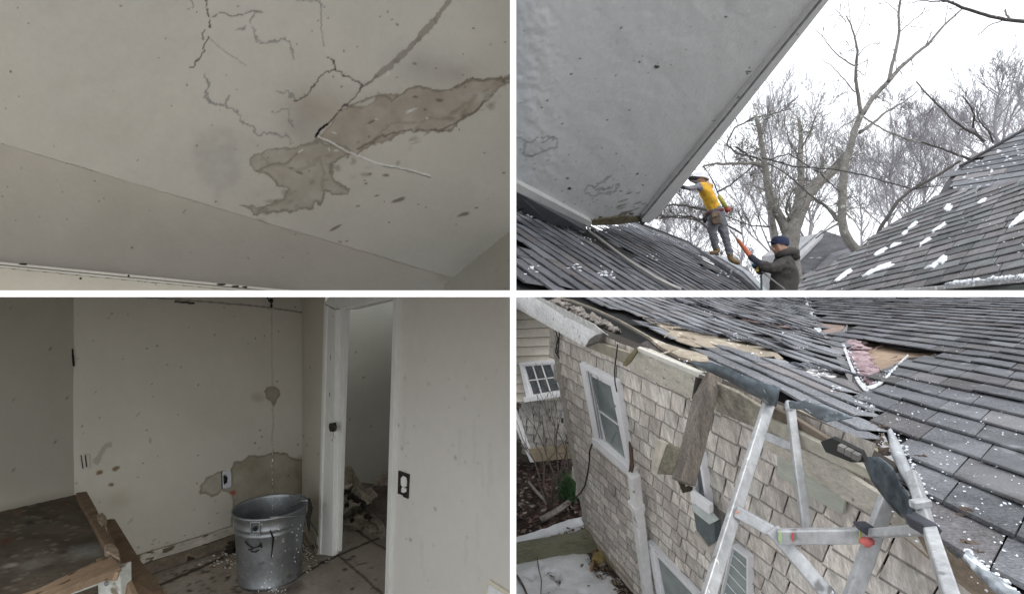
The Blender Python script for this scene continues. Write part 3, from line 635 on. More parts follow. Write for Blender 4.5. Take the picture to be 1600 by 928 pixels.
g = MB(); g.prism([benchP.on(*q, .016) for q in ((119, 769), (136, 767), (150, 792), (172, 838), (186, 872), (188, 882), (176, 874), (160, 846), (140, 808), (121, 777))], bn * -.05)
g.build('edge_rail', bw, root, bevel=.004)
g = MB(); g.prism([benchP.on(*q, .012) for q in ((-20, 943), (60, 918), (110, 894), (150, 876), (172, 868), (188, 880), (189, 886), (175, 892), (120, 912), (70, 934), (0, 966), (-20, 974))], bn * -.025)
g.prism([benchP.on(*q, .006) for q in ((150, 872), (177, 866), (189, 884), (186, 893), (160, 893))], bn * -.03)
g.build('front_rail', bt, root, bevel=.004)
tw_ = mat('torn_wood', (.33, .26, .19), .9, n1=(40, .4), bump=(80, .8, .01))
for pts in (((152, 803), (160, 800), (166, 806), (168, 815), (160, 820), (153, 812)), ((164, 850), (176, 848), (186, 858), (188, 872), (180, 868), (172, 862), (165, 860))):
    g = MB(); g.prism([benchP.on(x, y, .022) for x, y in pts], bn * -.02); g.build('splinter', tw_, root, bevel=.003)
pw = mat('chipped_white', (.56, .58, .54), .7, n1=(8, .15), n2=(40, .15), spots=[(16, .60, .66, (.22, .19, .14))])
lp = lambda x, y, d=0: at(x, y, benchP.on(x, min(y, 890)).y + d)
g = MB(); g.prism([at(x, y, 1.99) for x, y in ((152, 898), (188, 888), (191, 1150), (158, 1150))], Vector((.0, .06, 0))); g.build('leg', pw, root, bevel=.004)
g = MB(); g.prism([at(x, y, 2.0) for x, y in ((60, 934), (152, 899), (153, 914), (95, 935), (50, 955))], Vector((0, .03, 0))); g.build('apron', pw, root, bevel=.003)
g = MB(); g.prism([at(x, y, 2.9) for x, y in ((20, 915), (38, 909), (40, 1090), (24, 1090))], Vector((.0, .06, 0))); g.build('leg', pw, root, bevel=.004)
nail_m = mat('dull_nail', (.3, .3, .3), .5, metal=.6)
for x, y in ((166, 911), (168, 886), (144, 893)): g = MB(); g.blob(at(x, y, 1.975), .008, .004, .008, .1, 6); g.build('nail', nail_m, root, smooth=True)
# ---- leaning brown plank
root = empty('loose_plank', at(232, 940, 2.05), 'long brown plank leaning on end beside the workbench', 'plank')
g = MB(); g.prism([at(162, 812, 2.46), at(170, 812, 2.46), at(211, 880, 2.22), at(250, 932, 2.04), at(264, 952, 2.0), at(222, 952, 2.0), at(198, 902, 2.12), at(172, 850, 2.32)], Vector((.0, .04, -.01)))
g.build('plank', bw, root, bevel=.004)
g = MB(); g.beam(at(196, 905, 2.06), at(214, 945, 1.96), .03, .02, up=(0, -1, 0)); g.build('cleat', bt, root, bevel=.003)
# ---- debris in the hall
root = empty('rubble_heap', Vector((-1.0, 3.9, -H)), 'heap of broken plaster and brown carpet on the hall floor behind the door', 'rubble')
rb = mat('rubble_plaster', (.30, .27, .215), .95, n1=(7, .3), n2=(40, .3), bump=(16, .9, .03))
g = MB(); g.prism([FL.on(*q) + zz * h for q, h in (((532, 790), .25), ((548, 782), .25), ((575, 800), .12), ((608, 838), .02), ((596, 842), .0), ((560, 822), .0), ((530, 812), .0))], zz * -.02)
g.blob(FL.on(548, 806) + zz * .03, .16, .14, .13, .5, 12, 3); g.blob(FL.on(575, 818) + zz * .02, .13, .12, .06, .5, 12, 5); g.build('plaster', rb, root)
g = MB(); hp = [((534, 764), 4.2), ((552, 756), 4.2), ((568, 753), 4.2), ((582, 755), 4.15), ((600, 756), 4.1), ((622, 766), 4.0), ((620, 826), 3.3), ((603, 822), 3.35), ((588, 805), 3.5), ((572, 790), 3.65), ((553, 778), 3.8), ((540, 772), 4.0)]
g.prism([at(*a, b) for a, b in hp], Vector((.02, .05, -.05))); g.build('carpet', mat('brown_carpet', (.085, .068, .054), 1, n1=(10, .35), n2=(70, .4), bump=(50, 1, .015)), root, bevel=.01)
g = MB(); g.prism([at(*a, 3.78) for a in ((533, 765), (545, 762), (545, 774), (538, 785), (532, 783))], Vector((0, .1, 0))); g.blob(at(603, 744, 4.0), .035, .03, .03, .6, 8, 4); g.blob(at(596, 752, 4.0), .05, .03, .02, .6, 8, 6); g.build('broken_block', mat('pinkish_block', (.32, .27, .22), .95, n1=(12, .3)), root, bevel=.004)
g = MB(); r = random.Random(12)
for x, y in ((555, 778), (558, 783), (566, 787), (569, 790), (541, 768), (548, 776), (563, 800), (572, 806), (542, 788), (550, 812), (575, 808)): g.blob(at(x, y, 3.5), r.uniform(.01, .03), .02, r.uniform(.006, .014), .7, 6, x)
g.tube([at(541, 769, 3.5), at(548, 764, 3.5), at(553, 758, 3.5)], .004, 5); g.tube([at(549, 770, 3.48), at(558, 779, 3.46), at(570, 785, 3.44), at(571, 793, 3.44)], [.006, .012, .008, .014], 6)
g.build('black_scraps', mat('black_scrap', (.02, .017, .013), .9), root)
# ============================================================ roof with the two roofers
zc = .001
def shingle_mat(name, flecks=(.62, .66)):
    return mat(name, attr=True, rough=.9, n1=(5, .22), n2=(150, .55), bump=(170, .6, .004), spec=.25, spots=[(70, flecks[0] + .04, flecks[1] + .06, (.42, .43, .45)), (9, .66, .72, (.2, .205, .215))])
shA = shingle_mat('asphalt_shingle'); und = mat('roof_underlay', (.018, .018, .02), .95)
def shcol(lo=.05, hi=.11, blue=1.12, warm=.15):
    def f(r, c):
        k = r.uniform(lo, hi) * 1.85; w = r.random() < warm
        return (k * (1.05 if w else .97), k, k * (1.03 if w else blue))
    return f
RA = Plane.three((985, 347, 13.0), (1190, 454, 10.6), (807, 453, 4.9))
E1, E2 = RA.on(985, 347), RA.on(1190, 454)
ua = (E2 - E1).normalized(); va = RA.n.cross(ua).normalized()
if va.x < 0: va = -va
print('RA n', RA.n, 'corner', RA.on(925, 352).y, 'va', va)
root = empty('shingled_roof', RA.on(1000, 430), 'dark shingled roof slope under the plaster overhang where two roofers work', 'roof')
KA = [(803, 318), (812, 324), (925, 366), (960, 345), (985, 347), (1076, 382), (1096, 397), (1192, 455), (1200, 462), (803, 462)]
und_poly = [RA.on(*q) for q in ((802.6, 316), (925, 362), (962, 350), (985, 349), (1076, 384), (1094, 398), (1191, 455), (1196, 459), (802.6, 459))]
g = MB(); g.prism([q - RA.n * .05 for q in und_poly], RA.n * -.05); g.build('deck', und, root)
g = MB()
sagA = lambda u, v: .028 * mnoise.noise(Vector((u * .9, v * .9, 1))) + .012 * mnoise.noise(Vector((u * 3, v * 3, 4)))
KA2 = [(802, 300), (925, 355), (958, 348), (985, 344), (1076, 379), (1098, 394), (1196, 459), (1200, 466), (802, 466)]
holes = [[(906, 360), (925, 357), (948, 375), (968, 387), (995, 400), (985, 404), (960, 396), (930, 384), (915, 374)], [(1006, 389), (1014, 390), (1027, 399), (1020, 399)], [(1094, 416), (1104, 416), (1110, 421), (1100, 421)]]
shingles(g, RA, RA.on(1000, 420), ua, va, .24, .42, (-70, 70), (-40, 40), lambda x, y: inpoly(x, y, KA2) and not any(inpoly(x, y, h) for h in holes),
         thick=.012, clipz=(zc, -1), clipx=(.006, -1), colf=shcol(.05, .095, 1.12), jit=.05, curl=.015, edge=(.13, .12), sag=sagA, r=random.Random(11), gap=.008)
g.build('shingles', shA, root)
# dark torn places
g = MB(); r = random.Random(3)
for h in holes: g.prism([RA.on(*q, .012) for q in h], RA.n * -.02)
g.build('hole', mat('hole_dark', (.012, .011, .01), 1, n1=(30, .5)), root)
g = MB(); rp = [(985, 345), (1030, 361), (1076, 379), (1096, 394), (1150, 428), (1192, 456)]
g.tube([RA.on(*q, .02) for q in rp], .03, 6); g.build('ridge_edge', mat('ridge_dark', (.05, .05, .055), .9), root)
g = MB(); r = random.Random(8)
for (x, y), L_ in (((905, 368), 90), ((1125, 435), 50), ((838, 400), 60)):
    for k in range(L_ // 2):
        q = RA.on(x + k * 2 * .8 + r.uniform(-3, 3), y + k * 2 * .42 + r.uniform(-4, 4), .03); g.blob(q, .03, .03, .02, .5, 4, k) if q.z > .03 else None
sn = mat('snow', (.84, .87, .92), .75, n1=(5, .04), n2=(40, .05), bump=(25, .5, .01))
def snow_bits(name, pts, plane, n, sz, label, parent=None, seed=1, sp=(6, 4)):
    g = MB(); r = random.Random(seed)
    for (x, y) in pts:
        for k in range(n):
            q = plane.on(x + r.gauss(0, sp[0]), y + r.gauss(0, sp[1]), .012)
            if q.z * 1.0 > zc + .01 or plane is not RA: g.blob(q, r.uniform(.4, 1.5) * sz, r.uniform(.4, 1.3) * sz, r.uniform(.3, .8) * sz, .6, 4, k + x)
    return tag(g.build(name, sn), label, kind='stuff')
snow_bits('snow', [(897, 417), (943, 425), (946, 431), (910, 374), (916, 377), (830, 418), (1022, 405), (935, 358), (948, 352), (960, 349), (975, 352), (1130, 430), (1165, 445)], RA, 7, .016, 'crumbs of snow and grit lying on the near shingles', sp=(7, 4))
root = empty('roof_plank', at(1130, 403, 11.6), 'grey plank and flashing along the roof edge under the roofers boots', 'plank')
pg = mat('grey_plank', (.10, .10, .11), .7, n1=(6, .3), n2=(40, .2), spots=[(9, .6, .68, (.5, .52, .55))])
def lift(px, d): return [RA.on(*q, d) for q in px]
g = MB(); g.prism(lift([(1096, 391), (1108, 393), (1125, 403), (1168, 418), (1200, 458), (1190, 458), (1160, 432), (1130, 413)], .10), RA.n * -.08); g.build('plank', pg, root, bevel=.01)
g = MB(); g.prism(lift([(1120, 399), (1133, 401), (1172, 426), (1204, 459), (1196, 459), (1162, 424)], .13), RA.n * -.02); g.build('flashing', mat('pale_flashing', (.33, .35, .38), .5, metal=.3, n1=(8, .2)), root)
# flashing band between the roof and the plaster frieze
# ---- overhang
cy_ = RA.on(925, 352).y
SO = Plane.three((925, 350, cy_ * .985), (807, 40, 5.0), (1298, 0, 7.6))
print('SO', SO.n, [round(SO.on(*q).y, 2) for q in ((807, 0), (807, 290), (925, 350), (1005, 345), (1298, 0))])
root = empty('plaster_overhang', SO.on(900, 345), 'wide white stucco overhang with rotted corner above the shingled roof', 'roof overhang')
def paint_soffit(X, Y):
    p = Paint(X, Y, (.60, .602, .59)); p.mul(np.clip(.5 + fbm(X, Y, 130, 4, 12), 0, 1) * .6, (.93, .93, .95)); r = random.Random(5)
    gy = (.22, .22, .21)
    for q in ([(808, 218), (830, 222), (842, 217), (858, 213), (870, 222), (866, 230), (846, 238), (822, 243)], [(848, 222), (862, 216)], [(820, 224), (818, 240), (836, 243)],
              [(912, 298), (918, 292), (930, 288), (945, 284), (952, 276), (938, 282)], [(914, 302), (932, 305), (950, 303), (962, 296), (965, 288)], [(925, 290), (940, 297), (957, 292)], [(935, 300), (948, 296), (950, 288)]):
        p.line(q, 2.0, gy, .6, 6, 10)
    p.stain([(812, 222), (850, 216), (866, 224), (846, 240), (815, 244)], (.3, .3, .28), .35, None, soft=5, warp=8)
    p.stain([(922, 350), (935, 342), (960, 336), (975, 330), (988, 328), (978, 338), (1000, 338), (1000, 345), (925, 352)], (.17, .155, .10), .8, (.08, .07, .05), 3, warp=6, soft=2)
    for x, y, rx, ry in ((1026, 105, 4.5, 3.2), (893, 116, 3, 1), (970, 44, 1.6, 1.6), (855, 157, 1.8, 1.5), (1170, 112, 6, 1), (1167, 115, 1.8, 1.5), (1171, 106, 1.2, 1.2), (1117, 189, 5, 1), (887, 279, 3, 1.5), (996, 272, 2, 1.3), (983, 172, 1.4, 1), (963, 118, 1.4, 1),
                         (878, 194, 2.5, 1), (949, 188, 1.2, 1), (1134, 27, 3, 1.6), (906, 92, 1.2, 1), (846, 168, 1.2, 1), (999, 97, 1.2, 1), (1170, 299, 2, 2), (890, 295, 3, 2), (985, 334, 4, 1.8), (970, 299, 2, 1), (1005, 290, 2, 1)): p.dot(x, y, rx, ry, (.02, .018, .015), .95)
    for _ in range(45): p.dot(r.uniform(820, 990), r.uniform(225, 340), r.uniform(.6, 1.4), r.uniform(.5, 1.2), (.12, .11, .1), .8)
    for _ in range(45): p.dot(r.uniform(807, 1250), r.uniform(0, 300), r.uniform(.6, 1.2), r.uniform(.5, 1.), (.1, .1, .1), .7)
    for _ in range(14):
        x = r.uniform(960, 1020); y = r.uniform(300, 335); p.dot(x, y, r.uniform(3, 8), 1.2, (.2, .19, .17), .6, -.3)
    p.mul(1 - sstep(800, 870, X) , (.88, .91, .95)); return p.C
stu = mat('stucco_white', attr=True, rough=.85, n1=(2, .03), n2=(20, .03), bump=(8, .6, .02), spec=.2)
inner = [(802.6, 285), (807, 287), (925, 348), (1002, 344), (1008, 336), (1288, -5), (1400, -140), (802.6, -140)]
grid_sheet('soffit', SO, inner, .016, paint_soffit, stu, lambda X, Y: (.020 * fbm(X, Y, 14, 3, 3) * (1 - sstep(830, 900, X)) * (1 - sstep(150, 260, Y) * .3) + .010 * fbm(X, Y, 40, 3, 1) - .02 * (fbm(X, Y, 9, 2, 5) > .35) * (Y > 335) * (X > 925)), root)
wtrim = mat('trim_white', (.58, .58, .565), .6, n1=(4, .08), n2=(40, .05), spots=[(11, .70, .74, (.08, .07, .06))])
g = MB(); g.prism([SO.on(x, y, .07) for x, y in ((1004, 337), (1284, -5), (1400, -145), (1430, -145), (1301, -5), (1293, 4), (1030, 337), (1014, 349), (1003, 347))], SO.n * -.30)
g.build('fascia', wtrim, root, bevel=.01)
g = MB(); g.tube([SO.on(x, y, .075) for x, y in ((1003, 340), (1130, 187), (1280, 3), (1395, -140))], .022, 5); g.build('bead', mat('bead_grey', (.22, .22, .22), .7, n1=(9, .5)), root)
g = MB(); g.prism([SO.on(x, y, .04) for x, y in ((998, 345), (1008, 341), (1010, 347), (1003, 353))], SO.n * -.2); g.build('broken_corner', mat('black_gap', (.03, .03, .03), .9), root)
g = MB(); g.prism([SO.on(x, y, .03) for x, y in ((925, 350), (930, 344), (975, 338), (1003, 342), (1003, 347), (960, 352), (926, 353))], SO.n * -.06); g.build('rotten_edge', mat('rotten_plywood', (.14, .12, .07), .95, n1=(10, .5), n2=(60, .4), bump=(25, 1, .03)), root, bevel=.01)
# frieze + flashing on the left
g = MB(); g.prism([SO.on(x, y, .10) for x, y in ((802.6, 284), (808, 286), (925, 347), (923, 357), (915, 352), (807, 300), (802.6, 298))], SO.n * -.12); g.build('frieze', wtrim, root, bevel=.008)
g = MB(); fy = lambda x, y: at(x, y, min(SO.on(x, y).y * .99, RA.on(x, max(y, 340)).y * .985))
g.prism([fy(*q) for q in ((802.6, 298), (807, 300), (915, 353), (918, 362), (905, 366), (860, 350), (802.6, 325))], Vector((0, .05, .02))); g.build('flashing', mat('lead_flashing', (.085, .09, .10), .6, metal=.2, n1=(5, .2)), root)
g = MB(); r = random.Random(31)
for k in range(26):
    t = k / 26; q = fy(808 + 105 * t + r.uniform(-3, 3), 326 + 40 * t + r.uniform(-3, 3)) * .99; g.blob(q, .05, .02, .02, .6, 4, k)
g.build('torn_felt', und, root)
# ---- cable on the roof
g = MB(); g.tube([RA.on(*q, .05) for q in ((919, 356), (922, 363), (935, 372), (960, 391), (985, 409), (1012, 426))] + [RA.on(*q, .05) for q in ((1025, 434), (1045, 444), (1064, 452))], .022, 6)
tag(g.build('cable', mat('cable_white', (.40, .39, .37), .5), smooth=True), 'thin pale cable hanging down the shingles from the overhang corner', 'cable')
# ============================================================ right hand roofs
RB = Plane.three((1600, 437, 6.2), (1400, 456, 8.2), (1600, 284, 8.9))
def roof_block(name, plane, poly, vp_u, vp_v, expo, tabw, label, seed, colf, clip=True, thick=.013, curl=.010, nr=(-70, 70), sagf=None, hl=()):
    root = empty(name, plane.on(*poly[0]), label, 'roof')
    g = MB(); g.prism([plane.on(*q, -.026) for q in poly], plane.n * -.03); g.build('deck', mat('deck_grey', (.07, .07, .075), .95), root)
    g = MB(); u = plane.dir(*vp_u); v = plane.dir(*vp_v); c = plane.on(sum(q[0] for q in poly) / len(poly), sum(q[1] for q in poly) / len(poly))
    if proj(c + v * .2)[1] > proj(c)[1]: v = -v
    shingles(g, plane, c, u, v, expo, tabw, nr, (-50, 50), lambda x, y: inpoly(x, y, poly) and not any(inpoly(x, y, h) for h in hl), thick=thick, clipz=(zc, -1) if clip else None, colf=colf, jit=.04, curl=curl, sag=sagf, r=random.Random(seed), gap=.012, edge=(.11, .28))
    g.build('shingles', shA, root); return root, u, v
pB = [(1246, 459), (1250, 444), (1262, 428), (1300, 410), (1345, 392), (1372, 362), (1400, 345), (1440, 322), (1470, 303), (1560, 290), (1720, 262), (1720, 430), (1600, 440), (1402, 456), (1390, 459)]
rb, ub, vb = roof_block('shingled_roof', RB, pB, (600, 528), (1950, -250), .24, .36, 'long shingled roof on the right with patches of snow and an icy gutter', 3, shcol(.06, .12, 1.02, .5), sagf=lambda u, v: .02 * mnoise.noise(Vector((u, v, 3))))
RC = Plane.three((1480, 300, 13.0), (1620, 285, 11.0), (1620, 190, 14.0))
pC = [(1466, 306), (1478, 285), (1500, 260), (1550, 231), (1600, 203), (1700, 146), (1700, 300), (1560, 310)]
rc, _, _ = roof_block('shingled_roof', RC, pC, (700, 500), (2100, -420), .34, 1.0, 'upper shingled roof behind the snowy roof on the right', 5, shcol(.07, .12, 1.08, .1), sagf=None)
g = MB(); g.tube([RC.on(*q, .04) for q in ((1500, 260), (1550, 231), (1600, 203), (1690, 152))], .035, 5); g.build('ridge_edge', mat('ridge_dark', (.05, .05, .055), .9), rc)
gm_ = mat('gutter_pale', (.50, .51, .51), .55, n1=(6, .15), n2=(40, .1), spots=[(13, .56, .62, (.9, .92, .95))])
g = MB(); gp = [RB.on(x, y, .02) for x, y in ((1385, 457), (1500, 447), (1600, 437.5), (1720, 426))]
for a, b in zip(gp[:-1], gp[1:]): g.beam(a, b, .09, .05, up=(0, 0, 1))
g.build('gutter', gm_, rb, bevel=.01)
g = MB(); g.prism([RB.on(x, y) * 1.02 for x, y in ((1420, 454), (1600, 438), (1720, 427), (1720, 459), (1420, 459))], Vector((0, .1, 0))); g.build('fascia', mat('fascia_shade', (.22, .24, .23), .7), rb)
g = MB(); r = random.Random(7)
for k in range(70):
    x = r.uniform(1480, 1605); q = RB.on(x, 456.5 - (x - 1385) * .0905 - 4, .05); g.blob(q, r.uniform(.02, .07), .03, r.uniform(.015, .035), .5, 5, k)
tag(g.build('snow', sn, smooth=True), 'lumps of ice and snow along the right gutter', kind='stuff')
# snow patches, each lying on the shingles
def patch(pl, poly, th, label, seed, grp=None):
    """a thick rounded patch of snow"""
    P = [pl.to2(pl.on(*q)) for q in poly]; r = random.Random(seed)
    u0, u1 = min(p[0] for p in P), max(p[0] for p in P); v0, v1 = min(p[1] for p in P), max(p[1] for p in P); n = 46
    U, V = np.meshgrid(np.linspace(u0 - .02, u1 + .02, n), np.linspace(v0 - .02, v1 + .02, n)); sc = max(u1 - u0, v1 - v0)
    wu = U + fbm(U * 100 / sc, V * 100 / sc, 14, 4, seed) * sc * .09; wv = V + fbm(U * 100 / sc, V * 100 / sc, 14, 4, seed + 3) * sc * .09
    ins = np_inpoly(wu, wv, P); d = np_dist(wu, wv, P, True) * np.where(ins, 1, -1)
    hh = .55 * th * np.clip(d / th, 0, 1) ** .5 * (1 + .35 * fbm(U * 100 / sc, V * 100 / sc, 18, 3, seed + 6))
    g = MB(); idx = {}
    for i in range(n):
        for j in range(n):
            if d[i, j] > -sc / n * 1.2: idx[(i, j)] = len(g.v); g.v.append(pl.from2(U[i, j], V[i, j], hh[i, j] + .012 if d[i, j] > 0 else .0))
    for i in range(n - 1):
        for j in range(n - 1):
            k = [(i, j), (i, j + 1), (i + 1, j + 1), (i + 1, j)]
            if all(q in idx for q in k): g.f.append([idx[q] for q in k]); g.c.append((1, 1, 1)); g.m.append(0)
    if not g.f: return
    tag(g.build('snow_patch', sn, smooth=True), label, 'snow patch', grp)
G_ = 'snow patches on the right roof'
patch(RB, [(1345, 434), (1358, 424), (1378, 415), (1390, 411), (1399, 414), (1388, 421), (1372, 425), (1360, 430)], .03, 'largest long patch of snow near the low end of the right roof', 1, G_)
patch(RB, [(1443, 420), (1455, 416), (1466, 407), (1475, 399), (1483, 401), (1480, 408), (1472, 414), (1466, 413), (1460, 420)], .03, 'ragged snow patch halfway along the lower courses of the right roof', 2, G_)
patch(RB, [(1304, 440), (1312, 432), (1322, 424), (1330, 420), (1333, 424), (1322, 432), (1311, 440)], .025, 'narrow slanting snow streak at the lowest left part of the right roof', 3, G_)
patch(RB, [(1365, 399), (1372, 393), (1384, 387), (1388, 389), (1380, 396), (1370, 401)], .02, 'small snow strip above the largest snow patch', 4, G_)
patch(RB, [(1437, 382), (1447, 374), (1455, 371), (1455, 375), (1446, 381), (1438, 386)], .02, 'small snow strip beside the mossy stain on the right roof', 5, G_)
patch(RB, [(1455, 363), (1466, 355), (1476, 348), (1480, 350), (1470, 358), (1458, 365)], .02, 'thin snow streak in the middle of the right roof', 6, G_)
patch(RB, [(1419, 357), (1426, 350), (1432, 346), (1437, 349), (1430, 354), (1421, 359)], .02, 'snow clump near the left edge of the right roof', 7, G_)
patch(RB, [(1476, 326), (1482, 318), (1487, 320), (1489, 326), (1484, 330), (1478, 330)], .03, 'thick round snow lump just below the ridge', 8, G_)
patch(RB, [(1527, 318), (1535, 312), (1542, 310), (1540, 316), (1531, 319)], .02, 'small snow patch high on the right roof below the ridge', 9, G_)
patch(RB, [(1409, 366), (1414, 361), (1420, 360), (1418, 365), (1412, 369)], .015, 'tiny snow scrap left of the thin streaks', 10, G_)
patch(RB, [(1391, 385), (1398, 380), (1410, 379), (1411, 383), (1402, 386), (1393, 388)], .015, 'faint snow scrap above the small strip', 12, G_)
patch(RB, [(1580, 350), (1592, 338), (1602, 330), (1604, 340), (1590, 352), (1575, 358)], .015, 'snow dusting at the far right edge of the roof', 13, G_)
snow_bits('snow', [(1330 + i * 22 + (i * 37 % 13), 440 - (i * 53 % 110) - i * 6) for i in range(14)] + [(1560, 380), (1545, 420), (1500, 430), (1480, 440), (1350, 445), (1320, 450), (1580, 400), (1510, 360)], RB, 4, .010, 'crumbs of snow scattered over the right roof', seed=4, sp=(16, 12))
snow_bits('snow', [(1560, 238), (1530, 255), (1513, 272), (1540, 268), (1524, 290), (1575, 255), (1590, 235), (1510, 300)], RC, 6, .03, 'small clumps of snow on the upper right roof', seed=5, sp=(8, 5))
# ---- distant house
root = empty('distant_house', (6.9, 19, -3.4), 'grey distant house with snow-dusted roofs between the cap and the right roof', 'house')
dh = mat('distant_shingle', (.15, .155, .17), .9, n1=(2, .25), n2=(14, .35), stretch=(1, 1, 6), spots=[(1.5, .64, .70, (.6, .62, .66))])
dw = mat('distant_siding', (.30, .30, .31), .8, n1=(2, .2), n2=(20, .2))
def dq(px, Y, off): g = MB(); g.prism([at(x, y, Y) for x, y in px], Vector(off)); return g
dq([(1250, 392), (1284, 368), (1292, 362), (1330, 392), (1345, 410), (1345, 620), (1250, 620)], 19.4, (0, 3, 0)).build('wall', dw, root)
dq([(1252, 396), (1291, 362), (1322, 372), (1350, 405), (1300, 412), (1262, 430), (1250, 420)], 19, (0, .3, .1)).build('roof', dh, root)
dq([(1246, 412), (1285, 372), (1287, 366), (1247, 404)], 18.8, (0, .2, .1)).build('verge', mat('verge_grey', (.4, .4, .41), .7), root)
dq([(1305, 400), (1345, 388), (1360, 400), (1350, 432), (1270, 436)], 18.5, (0, .3, .1)).build('porch_roof', dh, root)
# ============================================================ bare trees
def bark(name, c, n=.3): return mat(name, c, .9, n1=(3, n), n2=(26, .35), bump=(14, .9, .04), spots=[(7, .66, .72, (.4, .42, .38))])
bk_near = bark('bark_grey', (.19, .18, .165)); bk_dark = bark('bark_dark', (.075, .068, .065)); bk_far = bark('bark_far', (.26, .25, .27), .15); bk_haze = bark('bark_haze', (.42, .41, .44), .15)  # distance haze painted into the colours of the two distant barks
def grow(g, p, d, L, r0, lev, rnd, up=.25, n=4, spread=.75, seg=5, kids=(3, 5), minr=.003):
    pts = [p.copy()]; rad = [r0]; q = p.copy(); dd = d.normalized()
    for i in range(seg):
        dd = (dd + Vector((rnd.gauss(0, .13), rnd.gauss(0, .13), rnd.gauss(0, .13) + up * .12))).normalized(); q = q + dd * (L / seg); pts.append(q.copy()); rad.append(max(minr, r0 * (1 - .8 * (i + 1) / seg)))
    g.tube(pts, rad, n if r0 > .02 else 3, cap=False)
    if lev <= 0: return
    for k in range(rnd.randint(*kids)):
        t = rnd.uniform(.25, 1.0); i = min(int(t * seg), seg - 1); b = pts[i].lerp(pts[i + 1], t * seg - i); ax = (pts[i + 1] - pts[i]).normalized()
        s = Vector((rnd.gauss(0, 1), rnd.gauss(0, 1), rnd.gauss(0, 1))); s = (s - ax * s.dot(ax)).normalized(); nd = (ax + s * spread * rnd.uniform(.6, 1.3)).normalized(); nd.z += up
        grow(g, b, nd, L * rnd.uniform(.4, .68), max(minr, rad[i] * .6), lev - 1, rnd, up, n, spread, max(3, seg - 1), kids, minr)
def limb(g, pts, Y, w0, w1, n=8, wob=.0, rnd=None, dY=0.0):
    """a limb traced through points of the photograph, its widths in photo pixels"""
    P = []; R = []; m = len(pts)
    fine = []
    for i in range(m - 1):
        for k in range(4): t = k / 4; fine.append((pts[i][0] * (1 - t) + pts[i + 1][0] * t, pts[i][1] * (1 - t) + pts[i + 1][1] * t, (i + t) / (m - 1)))
    fine.append((*pts[-1], 1.0))
    for x, y, t in fine:
        yy = Y + dY * t; s = yy / F; P.append(at(x + (rnd.uniform(-1, 1) * wob if rnd else 0), y + (rnd.uniform(-1, 1) * wob if rnd else 0), yy)); R.append(max(.25, (w0 * (1 - t) + w1 * t) / 2) * s)
    g.tube(P, R, n); return P, R
def traced_tree(label, Y, trunk_limbs, crown_limbs, m, seed, twigs=2, dens=1.0, tw=.20, grp=None, tlev=2, up=.2, minpx=.35):
    rnd = random.Random(seed); base = at(*trunk_limbs[0][0][0], Y); base.z = -3.4
    root = empty('bare_tree', base, label, 'tree', grp)
    g = MB(); tips = []
    for k, (pts, w0, w1) in enumerate(trunk_limbs):
        P, R = limb(g, pts, Y, w0, w1, 10, .4, rnd, rnd.uniform(-.6, .9) if k else 0)
        if k == 0: g.tube([base, P[0]], [R[0] * 1.3, R[0]], 10)
        tips.append((P, R, k))
    g.build('trunk', m, root, smooth=True)
    g = MB()
    for pts, w0, w1 in crown_limbs: P, R = limb(g, pts, Y, w0, w1, 6, .8, rnd, rnd.uniform(-1.5, 1.5)); tips.append((P, R, 9))
    for P, R, k in tips:
        L = sum((a - b).length for a, b in zip(P[:-1], P[1:])); nn = int(L / (Y / F) / 16 * dens * twigs)
        for _ in range(nn):
            i = rnd.randint(int(len(P) * (.45 if k == 0 else .15)), len(P) - 2); ax = (P[i + 1] - P[i]).normalized(); s = Vector((rnd.gauss(0, 1), rnd.gauss(0, .7), rnd.gauss(0, 1) + .3)).normalized()
            d = (ax * .7 + s * .8).normalized(); grow(g, P[i], d, tw * Y / F * 100 * rnd.uniform(.6, 1.6), max(min(R[i] * .4, Y / F * 1.0), Y / F * .4), tlev, rnd, up, 4, .7, 4, (2, 4), Y / F * minpx)
    g.build('crown', m, root); return root
def wild_tree(x, ytop, Y, label, m, seed, wpx=7, spread=.55, lev=4, grp=None, lean=0, ybase=455, minpx=.2, kids=(3, 5), blen=.55):
    rnd = random.Random(seed); b0 = at(x, ybase, Y); base = b0.copy(); base.z = -3.4; top = at(x + lean, ytop, Y)
    root = empty('bare_tree', base, label, 'tree', grp); g = MB(); s = Y / F; H_ = (top - b0).length
    pts = [base, b0]; n = 9
    for i in range(1, n + 1): pts.append(b0.lerp(top, i / n) + Vector((rnd.gauss(0, .012), rnd.gauss(0, .012), 0)) * H_)
    rad = [wpx * s * .62, wpx * s * .5] + [max(s * .4, wpx * s * .5 * (1 - i / n) ** .8) for i in range(1, n + 1)]
    g.tube(pts, rad, 8); g.build('trunk', m, root, smooth=True); g = MB()
    for k in range(int(26)):
        t = rnd.uniform(.12, .97); i = 1 + int(t * n); i = min(i, n); p = pts[i].lerp(pts[min(i + 1, n + 1)], t * n % 1); a = rnd.uniform(0, 2 * math.pi)
        d = Vector((math.cos(a) * spread, math.sin(a) * spread, rnd.uniform(.45, 1.0))).normalized(); grow(g, p, d, H_ * blen * (1.05 - t) * rnd.uniform(.6, 1.1) + H_ * .06, max(rad[i] * .55, s * .5), lev - 1, rnd, .18, 4, .55, 5, kids, s * minpx)
    g.build('crown', m, root); return root
